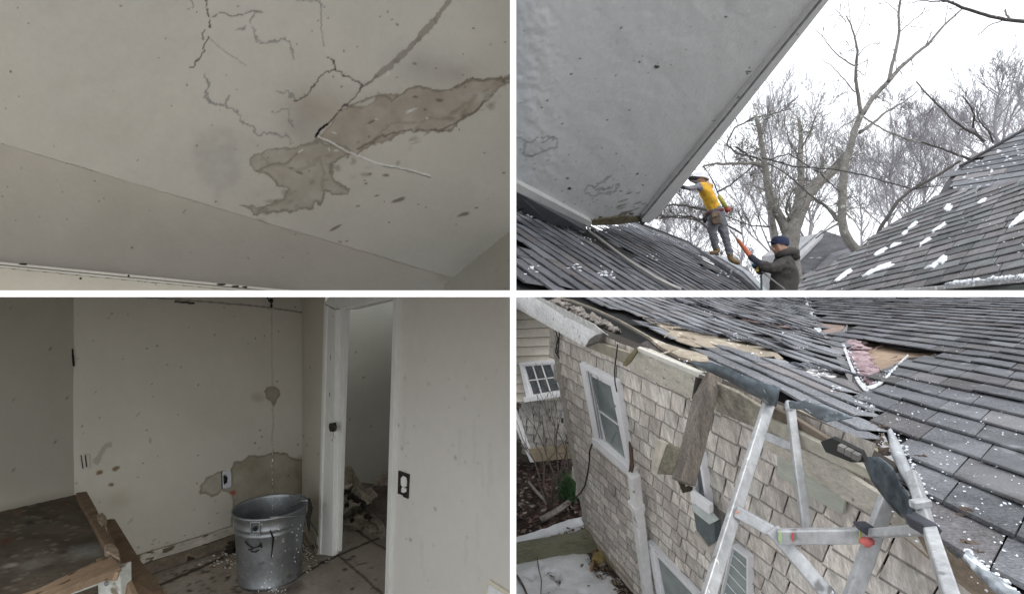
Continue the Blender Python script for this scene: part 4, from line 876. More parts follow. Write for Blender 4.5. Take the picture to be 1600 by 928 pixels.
# far wood first
TG = 'bare trees behind the roofs'
wild_tree(1205, 150, 40, 'dense haze-tinted tree rising behind the forked trunk', bk_far, 1, 6, grp=TG, ybase=440)
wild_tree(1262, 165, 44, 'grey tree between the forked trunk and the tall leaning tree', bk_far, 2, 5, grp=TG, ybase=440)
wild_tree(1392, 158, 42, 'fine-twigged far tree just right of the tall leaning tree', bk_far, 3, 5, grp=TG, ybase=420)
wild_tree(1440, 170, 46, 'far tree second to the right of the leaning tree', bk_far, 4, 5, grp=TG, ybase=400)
wild_tree(1480, 185, 44, 'far haze-tinted tree before the tall right crown', bk_haze, 5, 4, grp=TG, ybase=380)
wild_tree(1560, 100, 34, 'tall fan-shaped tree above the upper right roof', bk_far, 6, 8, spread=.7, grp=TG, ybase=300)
wild_tree(1606, 125, 38, 'tree cut by the right picture edge above the roof', bk_haze, 7, 5, grp=TG, ybase=290)
wild_tree(1345, 250, 50, 'low misty tree behind the curved trunk', bk_haze, 8, 4, grp=TG, ybase=420)
wild_tree(1420, 240, 52, 'low misty tree between the fine-twigged far trees', bk_haze, 9, 4, grp=TG, ybase=400)
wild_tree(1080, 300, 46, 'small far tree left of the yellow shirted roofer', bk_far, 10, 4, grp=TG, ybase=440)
wild_tree(1052, 330, 50, 'tiny far tree beside the overhang corner', bk_haze, 11, 3, grp=TG, ybase=440)
wild_tree(1160, 250, 48, 'misty tree behind the leaning roofer', bk_haze, 12, 4, grp=TG, ybase=440)
wild_tree(1168, 390, 30, 'haze-tinted bush between the two roofers', bk_haze, 13, 3, spread=.9, grp=TG, ybase=470)
wild_tree(1520, 150, 48, 'slender far tree beneath the tall fan-shaped crown', bk_haze, 14, 4, grp=TG, ybase=330)
# forked trunk
traced_tree('thick forked grey tree directly behind the capped roofer', 15.5,
    [([(1237, 470), (1235, 420), (1232, 385), (1238, 355), (1250, 325), (1262, 302), (1282, 282), (1300, 268), (1318, 250), (1330, 235)], 34, 9), ([(1233, 372), (1222, 345), (1207, 320), (1199, 290), (1196, 262), (1192, 235), (1186, 205), (1180, 180)], 16, 4),
     ([(1243, 340), (1248, 310), (1252, 285), (1250, 250), (1252, 215), (1248, 185)], 15, 4), ([(1217, 400), (1211, 370), (1205, 335), (1204, 315)], 12, 6)],
    [([(1262, 312), (1275, 312), (1290, 322), (1303, 333), (1311, 345)], 5, 4), ([(1196, 262), (1180, 255), (1150, 256), (1120, 256), (1098, 260)], 6, 3), ([(1200, 300), (1180, 290), (1160, 288)], 3, 1), ([(1237, 345), (1228, 330), (1232, 310), (1240, 295)], 5, 2),
     ([(1208, 340), (1215, 325), (1219, 305), (1216, 290)], 3, 1), ([(1250, 250), (1235, 225), (1228, 200)], 3, 1), ([(1252, 232), (1266, 205), (1275, 180)], 3, 1)], bk_near, 21, dens=.9, tw=.30)
# tall leaning tree
traced_tree('tall bare tree whose trunk curves out from behind the right roof', 14,
    [([(1342, 392), (1335, 388), (1325, 375), (1318, 360), (1315, 340), (1317, 300), (1318, 270), (1322, 250), (1330, 225), (1335, 205), (1343, 185), (1348, 172)], 15, 8), ([(1348, 178), (1362, 155), (1388, 128), (1405, 108), (1430, 85), (1450, 70), (1475, 40), (1503, 15)], 8, 2.4),
     ([(1345, 180), (1341, 150), (1337, 125), (1338, 95), (1340, 80), (1336, 60), (1330, 40), (1322, 25)], 6, 1.5), ([(1388, 128), (1393, 105), (1400, 80), (1405, 52), (1404, 25), (1408, -10)], 5.5, 3), ([(1343, 208), (1365, 192), (1385, 175), (1412, 160), (1436, 141)], 5, 1.2)],
    [([(1338, 105), (1325, 98), (1310, 88), (1295, 70), (1283, 55), (1272, 46)], 2.5, .8), ([(1336, 145), (1320, 125), (1300, 103), (1286, 95)], 2, .8), ([(1338, 90), (1350, 75), (1370, 66)], 1.6, .8), ([(1330, 45), (1328, 20), (1325, -5)], 1.6, .8), ([(1336, 60), (1345, 40), (1352, 22)], 1.5, .7),
     ([(1322, 35), (1312, 22), (1305, 15)], 1.3, .7), ([(1404, 52), (1420, 38), (1440, 22), (1452, 5)], 1.5, .7), ([(1403, 20), (1392, 10), (1380, 0)], 1.3, .7), ([(1345, 180), (1362, 192), (1385, 205), (1410, 215), (1440, 224), (1475, 232)], 2.5, 2), ([(1345, 178), (1330, 190), (1315, 198), (1300, 215), (1280, 228)], 2, 1),
     ([(1475, 42), (1480, 20), (1482, 0)], 1.4, .8), ([(1317, 345), (1290, 360), (1275, 372)], 3, 2), ([(1318, 330), (1335, 345), (1350, 370)], 2, 1.2), ([(1340, 110), (1352, 120), (1356, 90)], 1.5, .7)], bk_near, 22, dens=.28, tw=.16, tlev=1)
traced_tree('arching dark limb tree rising over the long right roof', 12.5,
    [([(1370, 370), (1376, 356), (1388, 338), (1402, 315), (1425, 296), (1450, 283), (1475, 268), (1500, 252)], 6, 4), ([(1425, 296), (1450, 292), (1468, 290)], 3, 1.5)],
    [([(1515, 249), (1490, 240), (1470, 232), (1440, 222)], 4, 2.5), ([(1540, 222), (1525, 210), (1505, 200), (1480, 180), (1467, 165), (1450, 150), (1432, 128)], 4.5, 2), ([(1552, 222), (1545, 205), (1530, 190), (1525, 175)], 3, 1.5), ([(1520, 200), (1522, 178), (1515, 165), (1504, 150)], 3, 1.6),
     ([(1190, 247), (1210, 252), (1240, 260), (1270, 262), (1310, 266), (1350, 274), (1380, 283), (1422, 295)], 2.4, 2), ([(1200, 255), (1230, 272), (1260, 300), (1290, 322), (1308, 345)], 2.2, 3), ([(1200, 250), (1232, 240), (1245, 248), (1280, 270), (1300, 290), (1313, 300)], 2, 2)], bk_dark, 23, dens=.35, tw=.16, tlev=1)
# low limbs left of the roofer
traced_tree('low spreading tree with limbs reaching behind the yellow shirt', 16,
    [([(1112, 470), (1118, 420), (1120, 390)], 6, 4), ([(1118, 400), (1112, 375), (1105, 355), (1085, 340), (1060, 337), (1040, 340), (1024, 342)], 4, 2)],
    [([(1128, 330), (1110, 328), (1085, 325), (1070, 321), (1050, 320), (1038, 323)], 5, 3), ([(1160, 366), (1135, 352), (1110, 345), (1085, 342), (1060, 341), (1035, 338), (1023, 340)], 3, 2), ([(1200, 256), (1180, 246), (1150, 240), (1135, 225), (1148, 200), (1175, 185), (1200, 180), (1235, 170)], 3.5, 1.6),
     ([(1205, 355), (1175, 352), (1150, 345), (1120, 330)], 2.2, 1.4), ([(1150, 230), (1165, 240), (1185, 262)], 3, 2), ([(1120, 300), (1140, 290), (1165, 270), (1180, 255)], 3, 2)], bk_dark, 24, dens=.9, tw=.22)
root = traced_tree('dark overhead branch reaching in at the top right corner', 7,
    [([(1660, 40), (1600, 34), (1570, 31), (1540, 24), (1505, 13), (1490, 6), (1475, 0), (1460, -6)], 6, 3)],
    [([(1490, 4), (1470, 2), (1455, 3), (1440, 1), (1426, 5)], 2.6, 1.2), ([(1570, 31), (1545, 40), (1535, 50), (1526, 56)], 1.6, 1), ([(1578, 31), (1573, 24), (1570, 16)], 3, 2.4)], bk_dark, 25, dens=.05, tw=.05, tlev=0)
# ============================================================ people
def skin_body(name, nodes, edges, mats, root, flat=()):
    """one continuous body grown from a skeleton; each face takes the cloth or skin of its nearest bone"""
    keys = list(nodes); o0 = wloc(root); me = bpy.data.meshes.new(name)
    me.from_pydata([tuple(nodes[k][0] - o0) for k in keys], [(keys.index(a), keys.index(b)) for a, b, _ in edges], [])
    o = bpy.data.objects.new(name, me); COL.objects.link(o)
    sk = o.modifiers.new('skin', 'SKIN'); sk.use_smooth_shade = True; sb = o.modifiers.new('sub', 'SUBSURF'); sb.levels = 3
    if not me.skin_vertices: me.skin_vertices.new()
    for i, k in enumerate(keys):
        r = nodes[k][1]; me.skin_vertices[0].data[i].radius = r if hasattr(r, '__len__') else (r, r); me.skin_vertices[0].data[i].use_root = (i == 0)
    dg = bpy.context.evaluated_depsgraph_get(); ev = o.evaluated_get(dg); nm = bpy.data.meshes.new_from_object(ev); bpy.data.objects.remove(o)
    nm.name = name
    for m in mats: nm.materials.append(m)
    segs = [(nodes[a][0] - o0, nodes[b][0] - o0, mi) for a, b, mi in edges]
    for f in nm.polygons:
        c = f.center; best = 1e9
        for a, b, mi in segs:
            d = b - a; t = max(0, min(1, (c - a).dot(d) / (d.length_squared + 1e-9))); k = (c - a - d * t).length
            if k < best: best = k; f.material_index = mi
        f.use_smooth = True
    skin_v = set()
    for f in nm.polygons:
        if f.material_index in flat: skin_v.update(f.vertices)
    for v in nm.vertices:
        if v.index not in skin_v:
            c = v.co; v.co = c + v.normal * (.022 * mnoise.noise(Vector((c.x * 9, c.y * 9, c.z * 16))) + .008 * mnoise.noise(c * 34))
    r = bpy.data.objects.new(name, nm); COL.objects.link(r); r.parent = root
    return r
def cloth(name, c, n=.25): return mat(name, c, .9, n1=(9, n), n2=(40, .15), bump=(14, .9, .02))
skin_t = mat('skin_tone', (.42, .25, .18), .55, n1=(20, .1))
Y1 = 11.1; px1 = Y1 / F
def q1(x, y, d=0.0): return at(x, y, Y1 + d)
N1 = {'pelvis': (q1(1119, 341), (.165, .13)), 'waist': (q1(1116, 326), (.150, .12)), 'chest': (q1(1108, 309), (.175, .135)), 'upper': (q1(1102, 295, -.02), (.165, .12)), 'neck': (q1(1098, 286, -.02), .06),
      'head': (q1(1095.5, 280, -.03), (.085, .095)), 'crown': (q1(1095, 274.5, -.03), (.09, .1)), 'nose': (q1(1091, 281, -.12), .02),
      'shl': (q1(1094, 291, -.16), .075), 'ell': (q1(1080, 294.5, -.22), .055), 'wrl': (q1(1070, 293.5, -.25), .04), 'hl': (q1(1064.5, 292.5, -.25), (.045, .03)), 'f1': (q1(1060.5, 290.5, -.27), .012), 'f2': (q1(1060, 292, -.25), .012), 'f3': (q1(1060.5, 293.5, -.23), .012), 'th': (q1(1063, 288.5, -.28), .013),
      'shr': (q1(1108, 291, .14), .075), 'elr': (q1(1094, 286, .32), .055), 'wrr': (q1(1080, 281, .30), .04), 'hr': (q1(1076, 279, .3), (.045, .03)),
      'hpl': (q1(1113, 349, -.05), .11), 'knl': (q1(1114.5, 370, -.10), .078), 'anl': (q1(1118.5, 388, -.05), .062), 'hll': (q1(1121.5, 393.5, -.05), .055), 'tol': (q1(1109, 395.5, -.1), (.05, .035)),
      'hpr': (q1(1127, 349, .05), .115), 'knr': (q1(1133.5, 370, .05), .080), 'anr': (q1(1141, 398, .05), .065), 'hlr': (q1(1141, 406, .05), .058), 'tor': (q1(1157, 412.5, .0), (.055, .035))}
Ed1 = [('pelvis', 'waist', 1), ('waist', 'chest', 0), ('chest', 'upper', 0), ('upper', 'neck', 3), ('neck', 'head', 3), ('head', 'crown', 3), ('head', 'nose', 3), ('upper', 'shl', 0), ('shl', 'ell', 2), ('ell', 'wrl', 2), ('wrl', 'hl', 4), ('hl', 'f1', 4), ('hl', 'f2', 4), ('hl', 'f3', 4), ('hl', 'th', 4),
       ('upper', 'shr', 0), ('shr', 'elr', 2), ('elr', 'wrr', 2), ('wrr', 'hr', 4), ('pelvis', 'hpl', 1), ('hpl', 'knl', 1), ('knl', 'anl', 1), ('anl', 'hll', 5), ('hll', 'tol', 5), ('pelvis', 'hpr', 1), ('hpr', 'knr', 1), ('knr', 'anr', 1), ('anr', 'hlr', 5), ('hlr', 'tor', 5)]
yel = cloth('yellow_shirt', (.60, .34, .03), .12); gpant = cloth('grey_work_trousers', (.135, .14, .16)); gslv = cloth('grey_sleeve', (.17, .17, .19)); glv = cloth('dark_glove', (.03, .035, .05)); boot_m = cloth('tan_boot', (.17, .115, .055)); belt_m = cloth('maroon_belt', (.09, .02, .02)); leather = cloth('leather_pouch', (.10, .072, .052)); hel = mat('white_helmet', (.62, .62, .66), .35, n1=(3, .03)); blkc = cloth('black_cloth', (.015, .015, .018))
root = empty('person', q1(1133, 412), 'roofer in yellow shirt and white hard hat leaning against the overhang', 'person')
skin_body('body', N1, Ed1, [yel, gpant, gslv, skin_t, glv, boot_m], root, (3, 4, 5))
# hard hat
g = MB(); hc = q1(1096.5, 275.5, -.03); ax = Vector((.18, .1, 1)).normalized()
g.lathe(hc - ax * .02, [(.128, -.045), (.150, -.04), (.152, -.033), (.131, -.026), (.130, .01), (.122, .06), (.10, .10), (.06, .125), (.015, .134), (0, .134)], 20, ax); g.build('hard_hat', hel, root, smooth=True)
g = MB(); g.prism([q1(x, y, -.16) for x, y in ((1077, 276), (1082, 274.5), (1092, 276.5), (1092, 279), (1084, 278.5))], Vector((0, .2, .0))); g.build('hat_peak', blkc, root)
# shirt folds, belt and pouches
g = MB(); wc = q1(1116.5, 331); ax = (q1(1112, 318) - q1(1119, 341)).normalized(); g.lathe(wc, [(.158, -.035), (.17, -.03), (.172, .015), (.160, .025)], 22, ax); 
for i, v in enumerate(g.v): d = v - wc; g.v[i] = wc + Vector((d.x * 1.05, d.y * .82, d.z))
g.build('belt', belt_m, root, smooth=True)
g = MB(); g.prism([q1(x, y, -.16) for x, y in ((1110, 333), (1120, 330), (1124, 338), (1125, 351), (1112, 351.5), (1110, 345))], Vector((0, -.09, 0))); g.build('tool_pouch', leather, root, bevel=.02)
g = MB(); g.prism([q1(x, y, -.25) for x, y in ((1111, 332), (1120, 330), (1121, 338), (1112, 340))], Vector((0, -.03, 0))); g.build('pouch_flap', cloth('pouch_flap', (.16, .12, .085)), root, bevel=.008)
g = MB(); g.blob(q1(1101.5, 343, -.1), .045, .04, .065, .2, 7, 2); g.tube([q1(1102, 339, -.1), q1(1107, 336, -.12), q1(1113, 333, -.13)], .014, 6); g.build('hammer_loop', blkc, root, smooth=True)
g = MB(); g.tube([q1(1120, 332, -.18), q1(1124, 342, -.19), q1(1127, 351, -.17)], .012, 5); g.build('strap', blkc, root)
# pack on his back: green and yellow cylinder with red foot
root = empty('gas_canister', q1(1134, 333, .0), 'slim yellow-green canister with red base slung at the roofers back', 'canister')
g = MB(); g.tube([q1(1123, 305, .02), q1(1125, 309, .02), q1(1136, 327, .02)], [.03, .042, .042], 12); g.build('tank', mat('olive_yellow', (.30, .29, .06), .5, n1=(14, .4)), root, smooth=True)
g = MB(); g.tube([q1(1135.5, 325, .02), q1(1139, 331, .02)], [.06, .052], 12); g.build('base', mat('red_base', (.32, .04, .03), .5), root, smooth=True)
g = MB(); g.tube([q1(1099, 260, .1), q1(1106, 270, .06), q1(1115, 285, .0), q1(1121, 300, .0), q1(1124, 306, 0)], .011, 6); g.build('hose', blkc, root)
# ---- second man
Y2 = 8.3
def q2(x, y, d=0.0): return at(x, y, Y2 + d)
N2 = {'pelvis': (q2(1224, 476), (.19, .14)), 'waist': (q2(1224, 455), (.21, .15)), 'chest': (q2(1225, 430), (.215, .155)), 'upper': (q2(1227, 411), (.175, .13)), 'neck': (q2(1222, 397), .075), 'head': (q2(1215.5, 388), (.088, .09)), 'jaw': (q2(1210.5, 391.5), .045), 'crown': (q2(1217.5, 378), (.10, .09)), 'nose': (q2(1205.0, 386.8), .014), 'ear': (q2(1219.5, 386.5, -.095), .02),
      'shl': (q2(1224, 412, -.17), .088), 'ell': (q2(1205, 418.5, -.30), .072), 'wrl': (q2(1186, 411, -.34), .052), 'hl': (q2(1176, 404, -.34), (.052, .036)), 'f1': (q2(1171, 399.0, -.36), .017), 'f2': (q2(1169.3, 401.0, -.35), .017), 'f3': (q2(1169, 403.2, -.34), .017), 'f4': (q2(1170, 405.4, -.33), .016), 'th': (q2(1174.3, 397.5, -.30), .017),
      'shr': (q2(1232, 414, .18), .085), 'elr': (q2(1210, 424, .10), .068), 'wrr': (q2(1192, 418, -.05), .05), 'hr': (q2(1181, 415, -.08), (.055, .04)), 'g1': (q2(1177, 411.5, -.10), .017), 'g2': (q2(1175, 413.5, -.1), .017), 'g3': (q2(1175.6, 416, -.1), .017), 'g4': (q2(1177.5, 418.2, -.1), .016), 'gt': (q2(1183, 409.6, -.12), .017),
      'hpl': (q2(1216, 492), .12), 'knl': (q2(1212, 530), .09), 'anl': (q2(1214, 570), .06), 'tol': (q2(1203, 574), .05), 'hpr': (q2(1234, 492), .12), 'knr': (q2(1236, 530), .09), 'anr': (q2(1236, 570), .06), 'tor': (q2(1225, 574), .05)}
Ed2 = [('pelvis', 'waist', 1), ('waist', 'chest', 0), ('chest', 'upper', 0), ('upper', 'neck', 0), ('neck', 'head', 2), ('head', 'jaw', 2), ('head', 'crown', 3), ('jaw', 'nose', 2), ('head', 'ear', 2), ('upper', 'shl', 0), ('shl', 'ell', 0), ('ell', 'wrl', 0), ('wrl', 'hl', 4)] + [('hl', k, 4) for k in ('f1', 'f2', 'f3', 'f4', 'th')] + \
      [('upper', 'shr', 0), ('shr', 'elr', 0), ('elr', 'wrr', 0), ('wrr', 'hr', 5)] + [('hr', k, 5) for k in ('g1', 'g2', 'g3', 'g4', 'gt')] + [('pelvis', 'hpl', 1), ('hpl', 'knl', 1), ('knl', 'anl', 1), ('anl', 'tol', 4), ('pelvis', 'hpr', 1), ('hpr', 'knr', 1), ('knr', 'anr', 1), ('anr', 'tor', 4)]
hood_m = cloth('charcoal_hoodie', (.055, .051, .049), .2); navy = cloth('navy_cap', (.024, .03, .07), .15); blueg = cloth('blue_glove', (.02, .10, .15)); hair_m = cloth('dark_hair', (.02, .015, .012))
root = empty('person', q2(1222, 574), 'man in charcoal hoodie and navy cap holding the orange pole', 'person')
skin_body('body', N2, Ed2, [hood_m, gpant, skin_t, hair_m, glv, blueg], root, (2, 3, 4, 5))
g = MB(); cc = q2(1219, 379.5); ax = Vector((.10, 0, 1)).normalized(); g.lathe(cc - ax * .02, [(.118, -.01), (.122, .01), (.120, .045), (.108, .08), (.08, .108), (.035, .12), (0, .121)], 22, ax); g.build('cap', navy, root, smooth=True)
g = MB(); g.prism([q2(x, y, d) for x, y, d in ((1210, 377.5, -.10), (1203.5, 377.2, -.085), (1199.3, 377.8, -.04), (1199, 378, .03), (1203, 377.8, .08), (1210, 378, .10))], Vector((0, 0, -.014))); g.build('cap_peak', navy, root, bevel=.004)
g = MB(); g.prism([q2(x, y, -.055) for x, y in ((1215, 381.5), (1225, 382), (1228, 386), (1225, 391), (1221, 392), (1218.5, 388), (1215, 385))], Vector((0, .13, 0))); g.build('hair', hair_m, root, bevel=.015)
g = MB(); g.blob(q2(1238, 398), .095, .12, .085, .25, 10, 3); g.tube([q2(1213, 401, -.05), q2(1217, 397.5, -.10), q2(1226, 395, -.13), q2(1236, 392, -.11), q2(1243, 395, 0), q2(1238, 393, .11), q2(1224, 397, .12), q2(1213, 401, .05)], [.03, .04, .05, .055, .06, .055, .045, .03], 10); g.build('hood', hood_m, root, smooth=True)
g = MB(); g.tube([q2(1216, 399.5, -.08), q2(1211, 404, -.07), q2(1208, 410, -.09)], .007, 5); g.tube([q2(1206, 383.8, -.045), q2(1208, 383.6, -.06)], .006, 5); g.build('drawstring', blkc, root)
root = empty('orange_pole', q2(1170, 398, -.3), 'thin pole with orange grip running from the roofer down to the gloved hand', 'pole')
g = MB(); pa = at(1141, 360, 9.6); pb = q2(1153, 375, 0.0); pc = q2(1176, 405, -.33); g.tube([pa, pb], [.012, .016], 7); g.build('shaft', mat('pole_dark', (.07, .05, .05), .5), root)
g = MB(); g.tube([pb, pb.lerp(pc, .7), pc], [.026, .034, .032], 9); g.build('grip', mat('orange_grip', (.50, .13, .06), .55, n1=(30, .25)), root, smooth=True)
root = empty('cordless_drill', q2(1185, 426, -.15), 'small black and yellow cordless drill held in the blue glove', 'drill')
g = MB(); g.tube([q2(1180, 415, -.17), q2(1186, 422, -.2)], [.035, .045], 10); g.blob(q2(1188, 424, -.2), .06, .05, .05, .15, 8, 2); g.build('body', blkc, root, smooth=True)
g = MB(); g.tube([q2(1181.5, 421, -.26), q2(1184.5, 423, -.26)], [.026, .022], 10); g.tube([q2(1183, 418.5, -.25), q2(1184, 419.5, -.25)], .016, 8); g.build('yellow_ring', mat('tool_yellow', (.5, .38, .06), .5), root)
g = MB(); g.tube([q2(1189, 430, -.15), q2(1189.5, 440, -.15), q2(1190, 458, -.15)], .014, 6); g.build('handle', mat('teal_handle', (.02, .10, .09), .5), root)
g = MB(); g.tube([q2(1190, 424, -.25), q2(1203, 434, -.30), q2(1213, 442, -.31), q2(1224, 450, -.28), q2(1232, 462, -.25)], .011, 6)
tag(g.build('cord', mat('grey_cord', (.2, .2, .2), .5), smooth=True), 'thin grey cord slung across the charcoal hoodie', 'cord')
# lower scaffold plank the second man stands on
g = MB(); g.beam(q2(1150, 578), q2(1290, 578), .5, .05, up=(0, 0, 1)); tag(g.build('scaffold_plank', mat('plank_wood', (.25, .18, .11), .8), bevel=.005), 'scaffold plank under the boots of the man in the hoodie', 'plank')
# ============================================================ torn roof and shingle-clad house
RL = Plane(at(1100, 600, 1.95), (.1188, -.1264, 1))
v1_ = RL.on(1262, 464); v2_ = RL.on(1390, 690)
RR = Plane(v2_, (-.109, -.02, 1.0)); 
RR = Plane.three(v2_, v1_, RR.on(1600, 760))
WA = Plane(at(1100, 650, 2.0), (-1.541, -.404, -.629))
print('chk', RL.on(1262, 464).y, RR.on(1262, 464).y, RL.on(1390, 690).y, WA.on(1390, 720).y, RR.n)
house = empty('shingle_clad_house', WA.on(1000, 900), 'weathered shingle-clad house with torn dark roof and pink insulation showing', 'house')
zb = (-.001, 1)
# ---- left slope
uL = RL.dir(620, 324); vL = RL.n.cross(uL).normalized()
if proj(RL.on(1200, 520) + vL * .1)[0] < proj(RL.on(1200, 520))[0]: vL = -vL
pL = [(868, 455), (1258, 455), (1266, 478), (1284, 520), (1300, 545), (1328, 598), (1352, 640), (1368, 655), (1378, 664), (1374, 700), (1368, 712), (1330, 692), (1270, 655), (1225, 618), (1150, 588), (1098, 566), (1040, 530), (985, 497), (930, 476), (893, 462)]
tears = [[(1006, 497), (1030, 500), (1075, 514), (1110, 522), (1160, 532), (1195, 541), (1212, 554), (1190, 556), (1150, 547), (1120, 541), (1085, 542), (1060, 536), (1042, 524), (1050, 518), (1030, 508)],
         [(1072, 468), (1090, 474), (1130, 490), (1180, 500), (1210, 508), (1240, 512), (1232, 515), (1195, 508), (1140, 496), (1095, 480)],
         [(1198, 500), (1222, 505), (1244, 511), (1240, 514), (1215, 509), (1198, 505)],
         [(1196, 540), (1206, 542), (1222, 556), (1216, 562), (1200, 558)],
         [(1254, 572), (1272, 569), (1298, 576), (1320, 582), (1300, 584), (1308, 588), (1280, 586), (1262, 582)]]
wdec = mat('torn_decking', (.34, .29, .225), .85, n1=(6, .2), n2=(40, .2), bump=(24, .6, .01), stretch=(1, .5, 1), spots=[(14, .60, .68, (.62, .58, .5)), (9, .64, .7, (.12, .09, .06))])
g = MB(); g.prism([RL.on(*q, -.018) for q in [(868, 460), (1262, 460)] + pL[2:]], RL.n * -.03); g.build('deck', und, house)
sagL = lambda u, v: .010 * mnoise.noise(Vector((u * 2.2, v * 2.6, 7))) + .004 * mnoise.noise(Vector((u * 7, v * 7, 2)))
g = MB(); pL2 = [(860, 440), (1266, 440), (1268, 478), (1286, 520), (1303, 545), (1330, 598), (1355, 640), (1368, 652), (1378, 664), (1374, 698), (1366, 708), (1330, 690), (1270, 652), (1225, 614), (1150, 584), (1098, 563), (1040, 527), (985, 494), (930, 473), (885, 455)]
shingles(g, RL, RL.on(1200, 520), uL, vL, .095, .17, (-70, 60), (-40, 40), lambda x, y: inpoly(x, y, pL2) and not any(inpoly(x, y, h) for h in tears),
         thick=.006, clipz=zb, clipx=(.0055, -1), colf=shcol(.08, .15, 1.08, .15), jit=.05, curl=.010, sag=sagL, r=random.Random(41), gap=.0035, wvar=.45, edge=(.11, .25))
g.build('shingles', shA, house)
g = MB(); g.prism([RL.on(*q, .004) for q in ((1004, 496), (1012, 497), (1035, 501), (1075, 515), (1110, 523), (1160, 533), (1195, 542), (1212, 556), (1190, 557), (1150, 549), (1120, 543), (1085, 541), (1060, 533), (1040, 522), (1048, 518), (1020, 505))], RL.n * -.005)
g.build('bare_wood', wdec, house, bevel=.001)
g = MB(); g.prism([RL.on(*q, .004) for q in ((1196, 540), (1204, 542), (1224, 560), (1214, 562))], RL.n * -.005); g.build('bare_wood', wdec, house)
g = MB(); g.prism([RL.on(*q, .003) for q in ((1256, 573), (1272, 571), (1298, 578), (1312, 586), (1300, 590), (1275, 588), (1262, 583))], RL.n * -.004); g.build('exposed_primer', mat('white_primer', (.62, .62, .62), .8, n1=(20, .3), n2=(60, .4), spots=[(30, .5, .55, (.1, .1, .11))]), house)
rustw = mat('pink_wood', (.30, .2, .18), .9, n1=(9, .3))
g = MB(); g.prism([RL.on(*q, .002) for q in ((1155, 492), (1185, 497), (1222, 506), (1240, 512), (1232, 514), (1195, 507), (1160, 499))], RL.n * -.004); g.build('torn_underside', rustw, house)
# curled flaps along the tears
r = random.Random(51)
for edge, off in (([(1006, 497), (1030, 498), (1075, 511), (1110, 518), (1160, 528), (1200, 540)], 0), ([(1045, 468), (1090, 472), (1130, 486), (1180, 498), (1212, 505)], 0), ([(1198, 499), (1222, 503), (1246, 510)], 0), ([(1232, 566), (1270, 567), (1300, 574), (1328, 582)], 0), ([(1175, 512), (1225, 535)], 0)):
    pts = []; g = MB()
    for (x0, y0), (x1, y1) in zip(edge[:-1], edge[1:]):
        for k in range(6): t = k / 6; pts.append((x0 + (x1 - x0) * t, y0 + (y1 - y0) * t))
    pts.append(edge[-1])
    for (x0, y0), (x1, y1) in zip(pts[:-1], pts[1:]):
        j = r.uniform(-1.5, 2.5); a, b = RL.on(x0, y0 + j, .022 + r.uniform(0, .012)), RL.on(x1, y1 + j + r.uniform(-1, 1), .022 + r.uniform(0, .012)); w = vL * r.uniform(.05, .09)
        g.col = shcol(.06, .1, 1.15, .1)(r, a); g.prism([a, b, b + w - RL.n * .014, a + w - RL.n * .014], RL.n * -.004)
    g.build('curled_flap', shA, house)
g = MB(); r = random.Random(52)
for x, y, L_ in ((1040, 521, 14), (1100, 521, 16), (1150, 531, 10), (1180, 545, 9), (1018, 505, 12)):
    pass
g.tube([RL.on(1038, 527, .01), RL.on(1046, 520, .02), RL.on(1051, 513, .035)], .0025, 5); g.build('splinter', wdec, house)
# the crumbs of snow on it
for nm, pl, pts, n, sz, lab, sp, sd_ in (('snow', RL, [(1166, 530), (1150, 531), (1114, 490), (1225, 522), (1303, 606), (1185, 553), (1080, 560), (1095, 560), (1070, 566), (1147, 519), (1285, 583), (1270, 577), (1340, 625), (1360, 634), (1350, 640), (1255, 540)], 6, .0035, 'crumbs of snow scattered on the torn left slope', (7, 3), 3),
                                         ('snow', RR, [(1390, 610), (1350, 605), (1420, 640), (1500, 700), (1560, 660), (1470, 560), (1450, 820), (1520, 790), (1560, 850), (1500, 640), (1580, 770), (1440, 760), (1480, 700), (1530, 720), (1550, 905), (1400, 655), (1415, 650)], 16, .0018, 'fine grains of snow and hail scattered on the right slope', (26, 20), 4)):
    g = MB(); r = random.Random(sd_)
    for (x, y) in pts:
        for k in range(n): q = pl.on(x + r.gauss(0, sp[0]), y + r.gauss(0, sp[1]), .009); s_ = r.uniform(.3, 1.3) * sz; g.blob(q, s_, s_, s_ * .7, .6, 4, k + x)
    tag(g.build(nm, sn), lab, kind='stuff')
# ---- right slope
uR = RR.dir(760, 445); vR = RR.dir(1800, 332)
pR = [(1256, 440), (2600, 440), (2600, 1900), (1700, 1200), (1620, 990), (1600, 940), (1560, 905), (1520, 880), (1490, 850), (1466, 815), (1448, 775), (1430, 738), (1404, 706), (1382, 690), (1372, 668), (1380, 655), (1352, 634), (1342, 615), (1318, 560), (1306, 522), (1284, 510), (1270, 480)]
holeR = [(1312, 522), (1328, 530), (1374, 536), (1408, 546), (1466, 549), (1456, 558), (1419, 554), (1397, 574), (1384, 590), (1366, 604), (1352, 610), (1343, 596), (1330, 568), (1320, 545)]
holeR2 = [(1278, 505), (1300, 506), (1323, 506), (1318, 516), (1306, 526), (1288, 522)]
g = MB(); dk_ = [(1262, 460), (1900, 460), (1700, 1000), (1620, 985), (1602, 940), (1566, 908), (1525, 882), (1497, 850), (1473, 815), (1454, 775), (1436, 738), (1408, 708), (1390, 690)]
